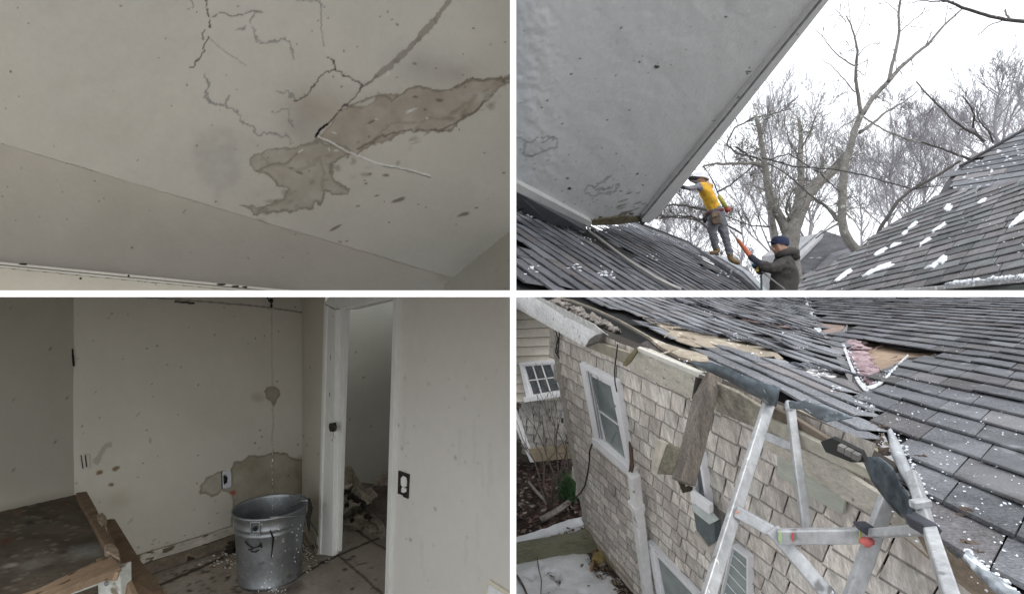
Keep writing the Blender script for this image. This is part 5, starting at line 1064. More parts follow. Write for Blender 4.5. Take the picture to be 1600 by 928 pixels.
# the deck is laid in three pieces that leave the holes open
for pc in ([(1262, 460), (1900, 460), (1700, 520), (1466, 546), (1408, 543), (1374, 534), (1323, 520), (1325, 505), (1276, 502)], [(1466, 546), (1900, 520), (1900, 1150), (1640, 985), (1602, 940), (1566, 908), (1525, 882), (1497, 850), (1473, 815), (1454, 775), (1436, 738), (1408, 708), (1390, 690), (1372, 650), (1353, 612), (1366, 606), (1386, 590), (1400, 574), (1420, 558), (1456, 558)]):
    g.prism([RR.on(*q, -.009) for q in pc], RR.n * -.014)
g.build('deck', und, house)
g = MB(); r = random.Random(61)
def colR(r, c):
    k = r.uniform(.075, .17); w = r.random()
    return (k * (1.04 if w < .25 else .97), k, k * (1.04 if w < .25 else 1.09))
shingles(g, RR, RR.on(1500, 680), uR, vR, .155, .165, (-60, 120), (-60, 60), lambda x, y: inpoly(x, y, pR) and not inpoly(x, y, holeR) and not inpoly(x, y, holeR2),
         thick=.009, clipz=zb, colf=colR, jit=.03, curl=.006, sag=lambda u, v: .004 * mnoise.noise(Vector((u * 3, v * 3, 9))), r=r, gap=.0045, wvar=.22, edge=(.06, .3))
shR = mat('weathered_shingle', attr=True, rough=.9, n1=(6, .25), n2=(170, .5), bump=(200, .6, .003), spec=.25, stretch=None, tint=(3.2, (.27, .28, .295), .5), spots=[(110, .70, .76, (.5, .52, .55)), (12, .64, .72, (.24, .245, .26))])
g.build('shingles', shR, house)
# pit under the hole
board = mat('brown_board', (.34, .25, .18), .9, n1=(5, .2), n2=(30, .15), bump=(12, .8, .01)); pink = mat('pink_insulation', (.42, .31, .33), .95, n1=(12, .25), n2=(50, .3), bump=(22, 1, .02))
pit = Plane(RR.on(1370, 560, -.035), RR.n)
g = MB(); g.prism([pit.on(*q) for q in ((1330, 520), (1420, 530), (1470, 548), (1420, 572), (1380, 612), (1352, 618))], pit.n * -.01); g.build('inner_board', board, house)
g = MB(); r = random.Random(15)
for k in range(16):
    t = k / 15; x = 1328 + 36 * t + r.uniform(-5, 5); y = 540 + 58 * t + r.uniform(-5, 5); q = RR.on(x, y, -.012); g.blob(q, .036 * (2.6 - 1.6 * t) * .6, .08, .016, .35, 7, k)
g.build('insulation', pink, house, smooth=True)
g = MB(); g.prism([RR.on(*q, -.006) for q in ((1279, 506), (1322, 507), (1306, 526), (1288, 521))], RR.n * -.01)
for x, y in ((1364, 546), (1397, 557), (1375, 540), (1404, 561)): g.prism([RR.on(x - 7, y + 3, -.018), RR.on(x + 6, y - 2, -.012), RR.on(x + 4, y + 1, -.02)], RR.n * -.002)
g.build('torn_board', mat('pinkish_board', (.30, .22, .19), .9, n1=(14, .35)), house)
icy = mat('chipped_flashing', (.62, .64, .67), .6, n1=(18, .2), n2=(60, .25), bump=(40, .8, .006), spots=[(30, .64, .70, (.15, .15, .16))])
g = MB()
def strip(pts, w, pl, h=.012, th=.004):
    L = []; R_ = []
    for i, (x, y) in enumerate(pts):
        a = pts[max(i - 1, 0)]; b = pts[min(i + 1, len(pts) - 1)]; dx, dy = b[0] - a[0], b[1] - a[1]; l = math.hypot(dx, dy); ww = w[i] / 2 if hasattr(w, '__len__') else w / 2
        L.append(pl.on(x - dy / l * ww, y + dx / l * ww, h)); R_.append(pl.on(x + dy / l * ww, y - dx / l * ww, h))
    for i in range(len(pts) - 1): g.prism([L[i], L[i + 1], R_[i + 1], R_[i]], pl.n * -th)
strip([(1257, 464), (1264, 485), (1270, 500), (1276, 512), (1281, 518)], [4, 5, 7, 8, 8], RR, .012); g.build('valley_flashing', icy, house); g = MB()
strip([(1318, 538), (1326, 562), (1334, 582), (1343, 597), (1352, 606), (1356, 610)], [4, 4, 5, 6, 8, 3], RR, .010)
strip([(1352, 606), (1365, 603), (1378, 596), (1388, 586), (1396, 576)], [5, 5, 4, 3, 2], RR, .010)
strip([(1396, 576), (1402, 570), (1419, 554)], [2, 2, 2], RR, .011)
g.build('valley_flashing', icy, house)
g = MB(); r = random.Random(5)
for (x0, y0), (x1, y1), n in (((1318, 538), (1354, 608), 60), ((1354, 608), (1400, 572), 40), ((1255, 464), (1282, 518), 26), ((1345, 615), (1372, 640), 24), ((1375, 672), (1382, 700), 14)):
    for k in range(n): t = r.random(); q = RR.on(x0 + (x1 - x0) * t + r.gauss(0, 3), y0 + (y1 - y0) * t + r.gauss(0, 2.5), .010); s_ = r.uniform(.001, .0032) * q.y / 2.2; g.blob(q, s_, s_, s_ * .6, .6, 4, k)
tag(g.build('snow', sn), 'icy crumbs along the valley and the hole', kind='stuff')
g = MB(); r = random.Random(9)
for x, y, s_ in ((1378, 668, .016), (1372, 690, .014), (1366, 662, .012), (1380, 705, .016), (1370, 700, .012), (1440, 715, .012), (1510, 800, .015), (1512, 850, .012), (1530, 865, .010)): g.blob(RR.on(x, y, .004), s_, s_ * .8, s_ * .6, .7, 5, x)
g.build('rotten_fibre', mat('rotten_fibre', (.11, .085, .07), .95, n1=(40, .5)), house)
# ---- wall with weathered shingles
sidm = mat('cedar_shingle', attr=True, rough=.9, n1=(9, .34), n2=(45, .26), bump=(30, .8, .006), stretch=(3.2, 3.2, .7), tint=(2.2, (.26, .225, .20), .45), spots=[(16, .64, .80, (.2, .175, .16)), (30, .68, .78, (.36, .34, .32))])
uW = WA.dir(526, 363); vW = -WA.dir(1092, 1750)
wallpoly = [(803, 458), (830, 474), (870, 496), (985, 545), (1100, 598), (1200, 640), (1300, 690), (1370, 735), (1420, 790), (1460, 840), (1530, 910), (1570, 950), (1600, 1040), (1010, 1040), (995, 928), (960, 880), (917, 822), (906, 770), (890, 690), (868, 560), (857, 505), (848, 482)]
g = MB(); g.prism([WA.on(*q, -.004) for q in ((857, 490), (985, 545), (1100, 598), (1200, 640), (1300, 690), (1370, 735), (1420, 790), (1470, 850), (1560, 945), (1600, 1040), (1013, 1040), (995, 928), (917, 822), (890, 690), (868, 560))], WA.n * -.05); g.build('wall', mat('wall_shade', (.05, .042, .036), .95), house)
def sidc(r, c):
    k = r.uniform(.50, .76); w = r.random()
    return (k * 1.0, k * (.925 if w < .5 else .95), k * (.85 if w < .5 else .88))
wins = {'w1': [(905, 566), (912, 570), (965, 598), (988, 736), (930, 692)], 'w2': [(1092, 700), (1107, 792), (1082, 782), (1080, 760)]}
winpolys = [[(903, 566), (963, 598), (985, 740), (926, 690)], [(1092, 702), (1108, 795), (1118, 828), (1112, 852), (1084, 818), (1078, 770)], [(1012, 846), (1030, 866), (1080, 935), (1120, 1020), (1020, 1020)], [(1142, 848), (1166, 868), (1166, 1000), (1120, 1000), (1125, 890)]]
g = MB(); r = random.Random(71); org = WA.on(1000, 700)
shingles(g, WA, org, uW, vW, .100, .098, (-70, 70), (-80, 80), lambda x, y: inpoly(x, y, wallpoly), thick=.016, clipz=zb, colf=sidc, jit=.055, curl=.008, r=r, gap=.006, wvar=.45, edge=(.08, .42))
g.build('shingle_cladding', sidm, house)
# foundation
fnd = mat('foundation_cream', (.42, .36, .25), .9, n1=(5, .2), n2=(30, .2), bump=(20, .5, .01), tint=(3, (.16, .13, .09), .5))
g = MB(); g.prism([WA.on(*q, .012) for q in ((914, 818), (925, 826), (960, 872), (1000, 918), (1060, 1000), (1040, 1010), (998, 932), (950, 885), (928, 858), (916, 835))], WA.n * -.05); g.build('foundation', fnd, house)
# corner board
cb = mat('pale_corner', (.40, .37, .33), .85, n1=(8, .2), n2=(40, .2), stretch=(1, 1, 3))
g = MB(); g.prism([WA.on(*q, .022) for q in ((854, 492), (860, 494), (872, 560), (894, 690), (919, 822), (913, 820), (888, 692), (866, 562))], WA.n * -.08); g.build('corner_board', cb, house, bevel=.003)
# ---- windows
wf = mat('vinyl_white', (.80, .81, .84), .45, n1=(4, .04), n2=(30, .04), spots=[(20, .68, .72, (.2, .19, .18))]); gl_ = mat('window_glass', (.13, .17, .17), .08, n1=(2, .35), n2=(9, .15), bump=(3, .05, .01), spec=.9, tint=(4, (.24, .28, .27), .6)); gld = mat('window_glass_dark', (.06, .075, .085), .08, n1=(5, .5), n2=(20, .3), bump=(3, .05, .01), spec=.9)
def lq(a, b, t): return (a[0] + (b[0] - a[0]) * t, a[1] + (b[1] - a[1]) * t)
def frame(parent, name, pl, Q, wpx, lift_, th, m, bev=.0015):
    """four bars round a traced window, Q = top-left, top-right, bottom-right, bottom-left"""
    f = MB(); tl, tr, br, bl = Q; wt, wr, wb, wl = wpx
    I = [(tl[0] + wl, tl[1] + wt + wl * (tr[1] - tl[1]) / (tr[0] - tl[0] + 1e-6)), (tr[0] - wr, tr[1] + wt - wr * (tr[1] - tl[1]) / (tr[0] - tl[0] + 1e-6)), (br[0] - wr, br[1] - wb - wr * (br[1] - bl[1]) / (br[0] - bl[0] + 1e-6)), (bl[0] + wl, bl[1] - wb + wl * (br[1] - bl[1]) / (br[0] - bl[0] + 1e-6))]
    for a, b, c, d in ((tl, tr, I[1], I[0]), (tr, br, I[2], I[1]), (br, bl, I[3], I[2]), (bl, tl, I[0], I[3])): f.prism([pl.on(*q, lift_) for q in (a, b, c, d)], pl.n * -th)
    f.build(name, m, parent, bevel=bev); return I
def window(pl, Q, label, wp=(7, 5, 8, 8), sash=(4, 3, 5, 9), gm=None, bars=(), sill=True, lift_=.032, parent=house):
    w = MB(); w.prism([pl.on(*q, .026) for q in Q], pl.n * -.01); wo_ = w.build('window', gm or gl_, parent)
    I = frame(wo_, 'frame', pl, Q, wp, lift_ + .01, .03, wf); S = frame(wo_, 'sash', pl, I, sash, lift_, .012, wf)
    for k, ((t, a), (u, b)) in enumerate(bars):
        f = MB(); e = lambda s, t: lq(S[0], S[1], t) if s == 't' else lq(S[3], S[2], t) if s == 'b' else lq(S[0], S[3], t) if s == 'l' else lq(S[1], S[2], t)
        f.beam(pl.on(*e(t, a), .032), pl.on(*e(u, b), .032), .010, .006, up=pl.n); f.build('muntin', wf, wo_)
    return wo_, S
w1, S1 = window(WA, [(905, 567), (963, 597), (986, 742), (928, 688)], '', wp=(6, 5, 9, 9), sash=(5, 4, 6, 8), bars=(), gm=gl_)
f = MB(); f.beam(WA.on(*lq(S1[0], S1[3], .52), .030), WA.on(*lq(S1[1], S1[2], .52), .030), .006, .006, up=WA.n); f.build('muntin', wf, w1)
f = MB(); f.prism([WA.on(*q, .05) for q in ((924, 684), (934, 690), (986, 736), (985, 745), (978, 741), (926, 695))], WA.n * -.04); f.build('sill', wf, w1, bevel=.002)
f = MB(); f.beam(WA.on(919, 580, .044), WA.on(937, 684, .044), .008, .006, up=WA.n); f.beam(WA.on(923, 584, .044), WA.on(941, 686, .044), .006, .006, up=WA.n); f.build('side_track', mat('track_grey', (.3, .31, .33), .5), w1)
w2, S2 = window(WA, [(1080, 702), (1094, 712), (1106, 792), (1086, 774)], '', wp=(1, 3, 1, 1), sash=(.5, .5, .5, .5), gm=gld)
w3, S3 = window(WA, [(1011, 845), (1102, 942), (1140, 1120), (1040, 1010)], '', wp=(4, 4, 4, 7), sash=(3, 3, 3, 8), gm=gl_)
w4, S4 = window(WA, [(1142, 852), (1168, 872), (1168, 1000), (1118, 960)], '', wp=(1.5, 1.5, 1.5, 1.5), sash=(.6, .6, .6, .6), gm=mat('blind_glass', (.26, .31, .30), .3, n1=(5, .2)))
f = MB()
for k in range(7): f.beam(WA.on(1141 - k * 2, 862 + k * 16, .030), WA.on(1166, 886 + k * 20, .030), .003, .003, up=WA.n)
f.build('blind_slats', wf, w4)
# small hanging shutter-like box beside the middle window
root = empty('window_hood', WA.on(1100, 800, .03), 'small dark glass hood with white top hanging below the middle window', 'window hood')
g = MB(); g.prism([WA.on(*q, .07) for q in ((1083, 797), (1107, 814), (1116, 817), (1117, 846), (1107, 853), (1088, 828))], WA.n * -.03); g.build('box', mat('dark_teal', (.06, .08, .085), .25, n1=(8, .3)), root, bevel=.002)
g = MB(); g.prism([WA.on(*q, .075) for q in ((1080, 784), (1107, 803), (1117, 815), (1108, 819), (1083, 799))], WA.n * -.02); g.build('top', mat('hood_top', (.5, .56, .55), .5, n1=(8, .15)), root, bevel=.002)
g = MB(); g.prism([WA.on(*q, .08) for q in ((1078, 768), (1108, 790), (1108, 803), (1080, 784))], WA.n * -.02); g.build('sill', wf, root, bevel=.002)
g = MB(); g.prism([WA.on(*q, .055) for q in ((1084, 830), (1107, 855), (1119, 846), (1119, 860), (1106, 864), (1084, 838))], WA.n * -.02); g.build('edge', mat('hood_edge', (.5, .47, .42), .7), root)
# ---- fascia, eave boards
fas = mat('weathered_fascia', (.50, .47, .41), .85, n1=(7, .2), n2=(45, .2), bump=(26, .7, .006), stretch=(1.6, 1.6, 3), tint=(2.5, (.36, .37, .30), .5), spots=[(20, .66, .74, (.13, .11, .09))])
def slab(name, Q, d, th, m, parent=house, pl=WA, bev=.002): g = MB(); g.prism([pl.on(*q, d) for q in Q], pl.n * -th); return g.build(name, m, parent, bevel=bev)
slab('frieze_board', [(925, 532), (985, 552), (1003, 560), (1082, 600), (1098, 618), (1085, 612), (1000, 580), (950, 556), (905, 538), (900, 525)], .030, .010, mat('frieze_shingle', (.27, .245, .195), .9, n1=(8, .25), n2=(40, .2)))
slab('fascia', [(993, 544), (1010, 548), (1098, 587), (1102, 590), (1085, 626), (1070, 617), (1040, 604), (1003, 588), (984, 578), (980, 568)], .045, .02, fas)
slab('fascia_cap', [(996, 543), (1101, 586), (1103, 591), (1096, 592), (994, 548)], .052, .012, mat('cap_pale', (.62, .60, .55), .7))
slab('fascia', [(1115, 597), (1150, 612), (1195, 640), (1192, 672), (1160, 660), (1118, 642)], .030, .010, mat('mossy_board', (.28, .26, .21), .95, n1=(12, .35), n2=(60, .4), bump=(40, 1, .01)))
slab('fascia', [(1200, 634), (1240, 652), (1300, 690), (1302, 702), (1265, 690), (1200, 668)], .030, .010, mat('brown_eave', (.16, .13, .10), .9, n1=(10, .3)))
slab('fascia', [(1190, 672), (1230, 690), (1300, 725), (1385, 780), (1420, 815), (1450, 870), (1440, 860), (1380, 815), (1300, 770), (1240, 725), (1192, 700)], .034, .012, fas)
slab('fascia', [(1380, 755), (1425, 775), (1455, 815), (1480, 852), (1512, 886), (1555, 914), (1590, 945), (1600, 990), (1540, 945), (1470, 890), (1400, 830)], .032, .012, mat('brown_fascia', (.25, .20, .15), .9, n1=(8, .25), n2=(50, .25), stretch=(2, 2, 3)))
slab('fascia', [(1200, 655), (1240, 672), (1300, 702), (1370, 742), (1382, 760), (1300, 722), (1235, 690), (1200, 676)], .042, .012, mat('pale_fascia', (.44, .42, .35), .85, n1=(8, .2), n2=(40, .2)))
slab('patch_shingle', [(1214, 705), (1262, 730), (1322, 773), (1316, 805), (1262, 774), (1214, 742)], .030, .010, mat('green_patch', (.42, .44, .38), .85, n1=(7, .12), n2=(30, .1), stretch=(1, 1, 6)))
None and slab('patch_shingle', [(990, 580), (1030, 598), (1032, 636), (988, 610)], .030, .010, mat('cream_patch', (.36, .34, .26), .85, n1=(7, .15)))
None and slab('patch_shingle', [(876, 505), (902, 517), (905, 560), (880, 540)], .044, .03, None)
# black mouths under the torn eave
bg_ = mat('black_gap', (.03, .03, .03), .9)
g = MB(); g.prism([RL.on(*q, -.02) for q in ((888, 465), (930, 476), (985, 497), (1040, 530), (1098, 566), (1090, 580), (1000, 556), (950, 530), (900, 500))], RL.n * -.02); g.build('eave_cavity', mat('cavity_black', (.006, .006, .006), 1, bump=None), house)
insul = mat('grey_insulation', (.27, .245, .225), .95, n1=(9, .4), n2=(50, .4), bump=(22, 1, .02), spots=[(9, .56, .64, (.06, .05, .045))])
g = MB(); r = random.Random(17)
for k in range(26):
    t = k / 25; x = 868 + 95 * t; y = 472 + 45 * t + r.uniform(-3, 3); q = RL.on(x, y, -.012); s_ = .05 * (1.3 - t * .5) * r.uniform(.6, 1.1); g.blob(q, s_ * .7, s_ * 1.2, s_ * .36, .6, 6, k)
g.build('insulation', insul, house, smooth=True)
g = MB(); g.prism([RL.on(*q, -.006) for q in ((996, 540), (1010, 532), (1040, 536), (1078, 556), (1092, 570), (1076, 572), (1040, 560))], RL.n * -.02); g.build('soffit_debris', mat('dark_grit', (.075, .068, .065), .95, n1=(20, .5), n2=(90, .6), spots=[(60, .66, .7, (.4, .4, .4))]), house)
lip = mat('drip_edge', (.30, .27, .22), .7, n1=(10, .25), n2=(50, .2))
g = MB(); lp_ = [RL.on(*q, .006) for q in ((858, 466), (893, 474), (930, 490), (985, 514), (1008, 528), (1060, 558), (1105, 570))]
lp_ = [RL.on(*q, .004) for q in ((862, 463), (893, 470), (930, 484), (965, 500), (1008, 524), (1055, 552), (1098, 566))]
for a, b in zip(lp_[:-1], lp_[1:]): g.beam(a, b, .012, .012, up=RL.n)
g.build('drip_edge', lip, house)
g = MB(); g.prism([RL.on(*q, .012) for q in ((1012, 524), (1040, 536), (1072, 546), (1090, 550), (1105, 556), (1108, 563), (1094, 565), (1060, 556), (1030, 540))], RL.n * -.015); g.build('bare_wood', wdec, house, bevel=.002)
g = MB(); g.tube([RL.on(1033, 553, .03), RL.on(1046, 549, .035), RL.on(1056, 546, .03)], .0035, 5); g.build('splinter', wdec, house)
g = MB(); g.prism([RL.on(*q, .010) for q in ((1240, 634), (1262, 645), (1300, 668), (1345, 694), (1372, 700), (1374, 722), (1340, 704), (1290, 680), (1245, 650))], RL.n * -.018); g.build('bare_wood', mat('mossy_wood', (.28, .24, .17), .9, n1=(8, .3), n2=(60, .3), tint=(3, (.1, .12, .07), .6), spots=[(60, .66, .7, (.6, .6, .58))]), house, bevel=.002)
g = MB(); g.tube([RL.on(*q, .012) for q in ((1218, 640), (1260, 666), (1300, 688), (1350, 712), (1390, 724))], .006, 6); g.build('metal_edge', lip, house)
g = MB(); g.prism([WA.on(*q, .058) for q in ((1282, 690), (1300, 684), (1345, 706), (1352, 722), (1330, 722), (1290, 706))], WA.n * -.01); g.build('eave_cavity', bg_, house)
g = MB()
for x, y in ((1314, 700), (1325, 706), (1336, 712)): g.prism([WA.on(x - 5, y - 5, .07), WA.on(x + 5, y, .07), WA.on(x + 4, y + 9, .07), WA.on(x - 6, y + 4, .07)], WA.n * -.01)
g.build('loose_bricks', mat('grey_chunk', (.2, .19, .18), .9, n1=(20, .4)), house)
# ---- left gutter, broken
root = empty('broken_gutter', WA.on(930, 530, .08), 'white eaves gutter snapped off at its right end', 'gutter')
gw = mat('gutter_white', (.80, .81, .82), .6, n1=(6, .10), n2=(50, .2), bump=(50, .4, .003), spots=[(40, .64, .7, (.28, .27, .26))])
def gpt(x, y): return at(x, y, WA.on(x, y).y * .965)
g = MB(); g.prism([gpt(*q) for q in ((804, 464), (834, 461), (880, 488), (922, 510), (944, 521), (930, 525), (921, 533), (913, 542), (870, 518), (804, 480))], Vector((.03, .03, -.01))); g.build('face', gw, root, bevel=.006)
g = MB(); g.prism([gpt(*q) * .99 for q in ((830, 461), (838, 461), (884, 484), (925, 504), (943, 519), (938, 523), (920, 512), (876, 490))], Vector((.02, .02, -.012))); g.build('lip', mat('gutter_lip', (.50, .50, .49), .7, n1=(40, .4)), root, bevel=.003)
g = MB(); g.prism([gpt(*q) * .985 for q in ((943, 521), (936, 532), (925, 536), (915, 541), (921, 530), (930, 524))], Vector((.02, .03, -.01))); g.build('broken_end', mat('dirty_metal', (.12, .11, .10), .8, n1=(20, .4)), root)
# ---- flashing pieces
mtl = mat('blue_grey_metal', (.095, .118, .135), .38, metal=.55, n1=(8, .5), n2=(30, .25), bump=(14, .6, .01), spots=[(40, .68, .74, (.55, .58, .6))])
def bent(name, top, bot, Y0, label, m=None, curve=.02, th=.004):
    """a bent metal strip between two traced edges"""
    n = 24; nv = 5; G = []
    rs = lambda P, t: lq(P[min(int(t * (len(P) - 1)), len(P) - 2)], P[min(int(t * (len(P) - 1)), len(P) - 2) + 1], t * (len(P) - 1) - min(int(t * (len(P) - 1)), len(P) - 2))
    b = MB()
    for i in range(n + 1):
        t = i / n; a, c = rs(top, t), rs(bot, t)
        for j in range(nv + 1):
            s = j / nv; x, y = lq(a, c, s); Y = Y0(x, y, t) - curve * math.sin(math.pi * s) + .014 * mnoise.noise(Vector((t * 7, s * 3, len(top)))); b.v.append(at(x, y, Y))
    for i in range(n):
        for j in range(nv): k = i * (nv + 1) + j; b.f.append([k, k + 1, k + nv + 2, k + nv + 1]); b.c.append((1, 1, 1)); b.m.append(0)
    o = b.build(name, m or mtl, None, smooth=True, solid=th); return tag(o, label, 'flashing')
wy = lambda k: (lambda x, y, t: WA.on(x, y).y * k)
bent('flashing', [(1078, 564), (1112, 566), (1150, 580), (1190, 598), (1217, 604)], [(1092, 576), (1120, 586), (1150, 602), (1185, 622), (1212, 636)], wy(.95), 'bent blue-grey metal flashing at the torn eave left of the ladder top')
bent('flashing', [(1232, 628), (1256, 626), (1300, 640), (1331, 651)], [(1234, 638), (1252, 640), (1276, 654), (1291, 660)], wy(.95), 'flat loose grey metal sheet lying on the eave right of the ladder top', curve=.005, m=mat('grey_sheet', (.17, .20, .225), .35, metal=.5, n1=(6, .3), spots=[(50, .66, .7, (.6, .62, .65))]))
bent('flashing', [(1356, 713), (1372, 714), (1392, 730), (1418, 772), (1432, 806)], [(1350, 724), (1362, 752), (1384, 782), (1406, 806), (1422, 816)], wy(.93), 'dark blue-grey flashing strip hanging off the eave behind the ladder', curve=.006)
bent('flashing', [(1480, 824), (1492, 838), (1503, 858)], [(1468, 836), (1478, 856), (1497, 873)], wy(.93), 'short bent flashing piece right of the ladder bracket')
bent('flashing', [(1392, 668), (1405, 690), (1425, 735), (1452, 782)], [(1386, 672), (1392, 710), (1418, 760), (1436, 798)], lambda x, y, t: RR.on(x, y).y * .96, 'long pale metal strip folded along the edge above the ladder', m=mat('pale_strip', (.40, .42, .44), .4, metal=.4, n1=(10, .25), spots=[(30, .64, .7, (.75, .77, .8))]), curve=.012)
bent('flashing', [(1512, 858), (1545, 890), (1580, 915), (1612, 940)], [(1502, 872), (1530, 902), (1565, 935), (1596, 962)], lambda x, y, t: RR.on(x, y).y * .97, 'icy grey edge strip along the lower right roof corner', m=mat('icy_strip', (.30, .33, .36), .5, metal=.2, n1=(20, .4), n2=(60, .4), spots=[(26, .56, .64, (.75, .78, .82))]), curve=.02)
g = MB(); r = random.Random(19)
for (x0, y0), (x1, y1), n in (((1396, 676), (1450, 780), 46), ((1506, 862), (1600, 940), 50)):
    for k in range(n): t = r.random(); q = RR.on(x0 + (x1 - x0) * t + r.gauss(3, 3), y0 + (y1 - y0) * t + r.gauss(-2, 3), .012); s_ = r.uniform(.001, .004); g.blob(q, s_, s_, s_ * .6, .6, 4, k)
tag(g.build('snow', sn), 'icy crumbs along the lower right roof edge', kind='stuff')
# ---- hanging timbers
tim = mat('grey_timber', (.20, .175, .15), .9, n1=(9, .3), n2=(70, .45), bump=(45, 1, .01), stretch=(5, 5, .7), spots=[(12, .66, .74, (.08, .07, .06))])
root = empty('hanging_post', at(1080, 755, 1.72), 'weathered square post dangling from the torn eave in front of the wall', 'post')
g = MB(); g.beam(at(1111, 586, 1.80), at(1068, 754, 1.70), .056, .045, up=(.35, -1, .1), cuts=6, wob=.0015); g.build('post', tim, root, bevel=.003)
g = MB(); g.prism([at(x, y, 1.785) for x, y in ((1090, 590), (1098, 592), (1093, 612), (1091, 626), (1084, 624), (1087, 606))], Vector((0, .02, 0))); g.build('charred_end', mat('charred', (.02, .018, .016), .95, n1=(30, .5)), root)
root = empty('broken_block', at(1045, 742, 1.66), 'short broken timber block hanging beside the post', 'timber block')
g = MB(); Q = [(1043, 695), (1064, 703), (1052, 742), (1027, 741)]; g.prism([at(x, y, 1.66) for x, y in Q], Vector((.005, .03, 0))); g.build('end_grain', mat('mossy_end', (.13, .12, .09), .95, n1=(14, .4), n2=(80, .4), bump=(50, 1, .01)), root, bevel=.003)
g = MB(); g.prism([at(x, y, 1.67) for x, y in ((1032, 688), (1045, 692), (1042, 698), (1028, 741), (1026, 728), (1032, 700))], Vector((-.008, .03, 0))); g.build('side', mat('pale_timber', (.36, .33, .28), .9, n1=(14, .2)), root, bevel=.002)
root = empty('rotten_strip', at(980, 570, 2.1), 'short mossy strip of rotten wood sticking out under the fascia', 'wood strip')
g = MB(); g.prism([at(x, y, 2.18) for x, y in ((994, 542), (998, 546), (985, 566), (977, 573), (973, 570), (976, 562))], Vector((.01, .02, 0))); g.build('strip', mat('mossy_strip', (.10, .09, .05), .95, n1=(20, .5)), root, bevel=.002)
g = MB(); g.tube([WA.on(1060, 748, .06), WA.on(1066, 756, .05), WA.on(1068, 768, .03)], [.008, .012, .006], 6); g.blob(WA.on(1074, 764, .05), .016, .01, .01, .5, 6, 1); tag(g.build('dead_leaves', mat('dead_leaf', (.05, .045, .03), .95)), 'dark dead leaves caught under the hanging post', kind='stuff')
# ---- wires
g = MB(); g.tube([WA.on(x, y, .07) for x, y in ((965, 538), (963, 555), (960, 580), (961, 598), (964, 612))], .003, 5); tag(g.build('wire', blkc), 'thin black wire hanging over the left window frame', 'wire')
g = MB(); g.tube([WA.on(x, y, .10) for x, y in ((925, 694), (921, 705), (921, 720), (918, 740), (914, 758), (907, 770), (896, 780))], .005, 5); tag(g.build('wire', blkc), 'black cable drooping from below the left window to the ground stick', 'cable')
g = MB(); g.tube([WA.on(x, y, .03) for x, y in ((868, 516), (872, 530), (868, 550), (874, 560))], .004, 5); g.tube([WA.on(x, y, .03) for x, y in ((874, 517), (873, 540), (871, 552))], .004, 5); tag(g.build('wire', blkc), 'tangled thin twigs and wires at the left wall corner', 'wire')
# ---- downpipe
root = empty('downpipe', WA.on(1008, 940, .05), 'white downpipe with collar running down the shingled wall', 'downpipe')
dp = mat('pipe_white', (.72, .72, .72), .6, n1=(7, .12), n2=(40, .1), stretch=(1, 1, .4), spots=[(16, .66, .72, (.22, .21, .2))])
def pp(x, y): return WA.on(x, y, .07)
g = MB(); g.beam(pp(990, 740), pp(998, 810), .045, .05, up=WA.n); g.beam(pp(996, 796), pp(1014, 940), .052, .05, up=WA.n); g.build('pipe', dp, root, bevel=.006)
g = MB(); g.beam(pp(994, 784), pp(995.5, 795), .066, .062, up=WA.n); g.build('collar', dp, root, bevel=.006)
g = MB(); g.prism([WA.on(*q, .075) for q in ((982, 690), (986, 700), (989, 730), (986, 741), (982, 738), (984, 720))], WA.n * -.008); g.build('torn_strap', mat('rust_brown', (.10, .06, .04), .9), root)
g = MB(); g.beam(WA.on(999, 752, .014), WA.on(1013, 860, .014), .008, .004, up=WA.n); g.build('seam', blkc, root)
# ============================================================ ladder
alu = mat('scuffed_aluminium', (.44, .45, .46), .45, metal=.45, n1=(9, .22), n2=(60, .2), bump=(50, .4, .003), stretch=(1, 1, .6), spots=[(22, .64, .70, (.22, .22, .22)), (46, .68, .72, (.75, .76, .76))])
root = empty('stepladder', at(1330, 1000, 1.15), 'paint-spattered aluminium stepladder leaning against the torn eave', 'ladder')
def rail(name, a, b, wpx, dpt, m=None, up=(0, -1, 0), cuts=1):
    g = MB(); A, B = at(*a), at(*b); w = wpx * .92 * (A.y + B.y) / 2 / F; dpt *= .6; g.beam(A, B, w, dpt, up=up, cuts=cuts, wob=.0); return g.build(name, m or alu, root, bevel=.003)
rail('rail', (1204, 622, 1.56), (1103, 942, 1.25), 21, .03)
rail('rail', (1235, 636, 1.49), (1260, 826, 1.40), 15, .025)
rail('rung', (1184, 676, 1.60), (1240, 698, 1.52), 15, .025)
rail('rung', (1150, 798, 1.36), (1222, 838, 1.30), 20, .03)
rail('brace', (1206, 826, 1.30), (1306, 942, 1.22), 24, .03)
rail('rung', (1214, 838, 1.26), (1360, 836, 1.22), 25, .03)
rail('rung', (1352, 834, 1.21), (1448, 827, 1.04), 24, .03)
rail('rail', (1387, 778, 1.26), (1328, 942, 1.20), 27, .03)
rail('rail', (1426, 742, 1.16), (1452, 828, 1.02), 24, .03)
rail('rail', (1452, 826, 1.02), (1490, 945, .80), 30, .035)
ybl = mat('yellowed_metal', (.42, .43, .34), .5, metal=.3, n1=(20, .3))
rail('cap', (1424, 788, 1.06), (1452, 784, 1.06), 14, .03, alu)
g = MB(); g.prism([at(x, y, 1.0) for x, y in ((1442, 820), (1462, 816), (1475, 829), (1468, 838), (1450, 841), (1446, 832))], Vector((0, .05, 0))); br_ = g.build('bracket', mat('black_plastic', (.035, .038, .05), .5, n1=(30, .3)), root, bevel=.004)
g = MB(); g.blob(at(1459, 833, .995), .003, .003, .003, .05, 6); g.blob(at(1462, 825, .995), .002, .002, .002, .05, 6); g.build('bolt', mat('bright_bolt', (.7, .7, .72), .3, metal=.8), br_)
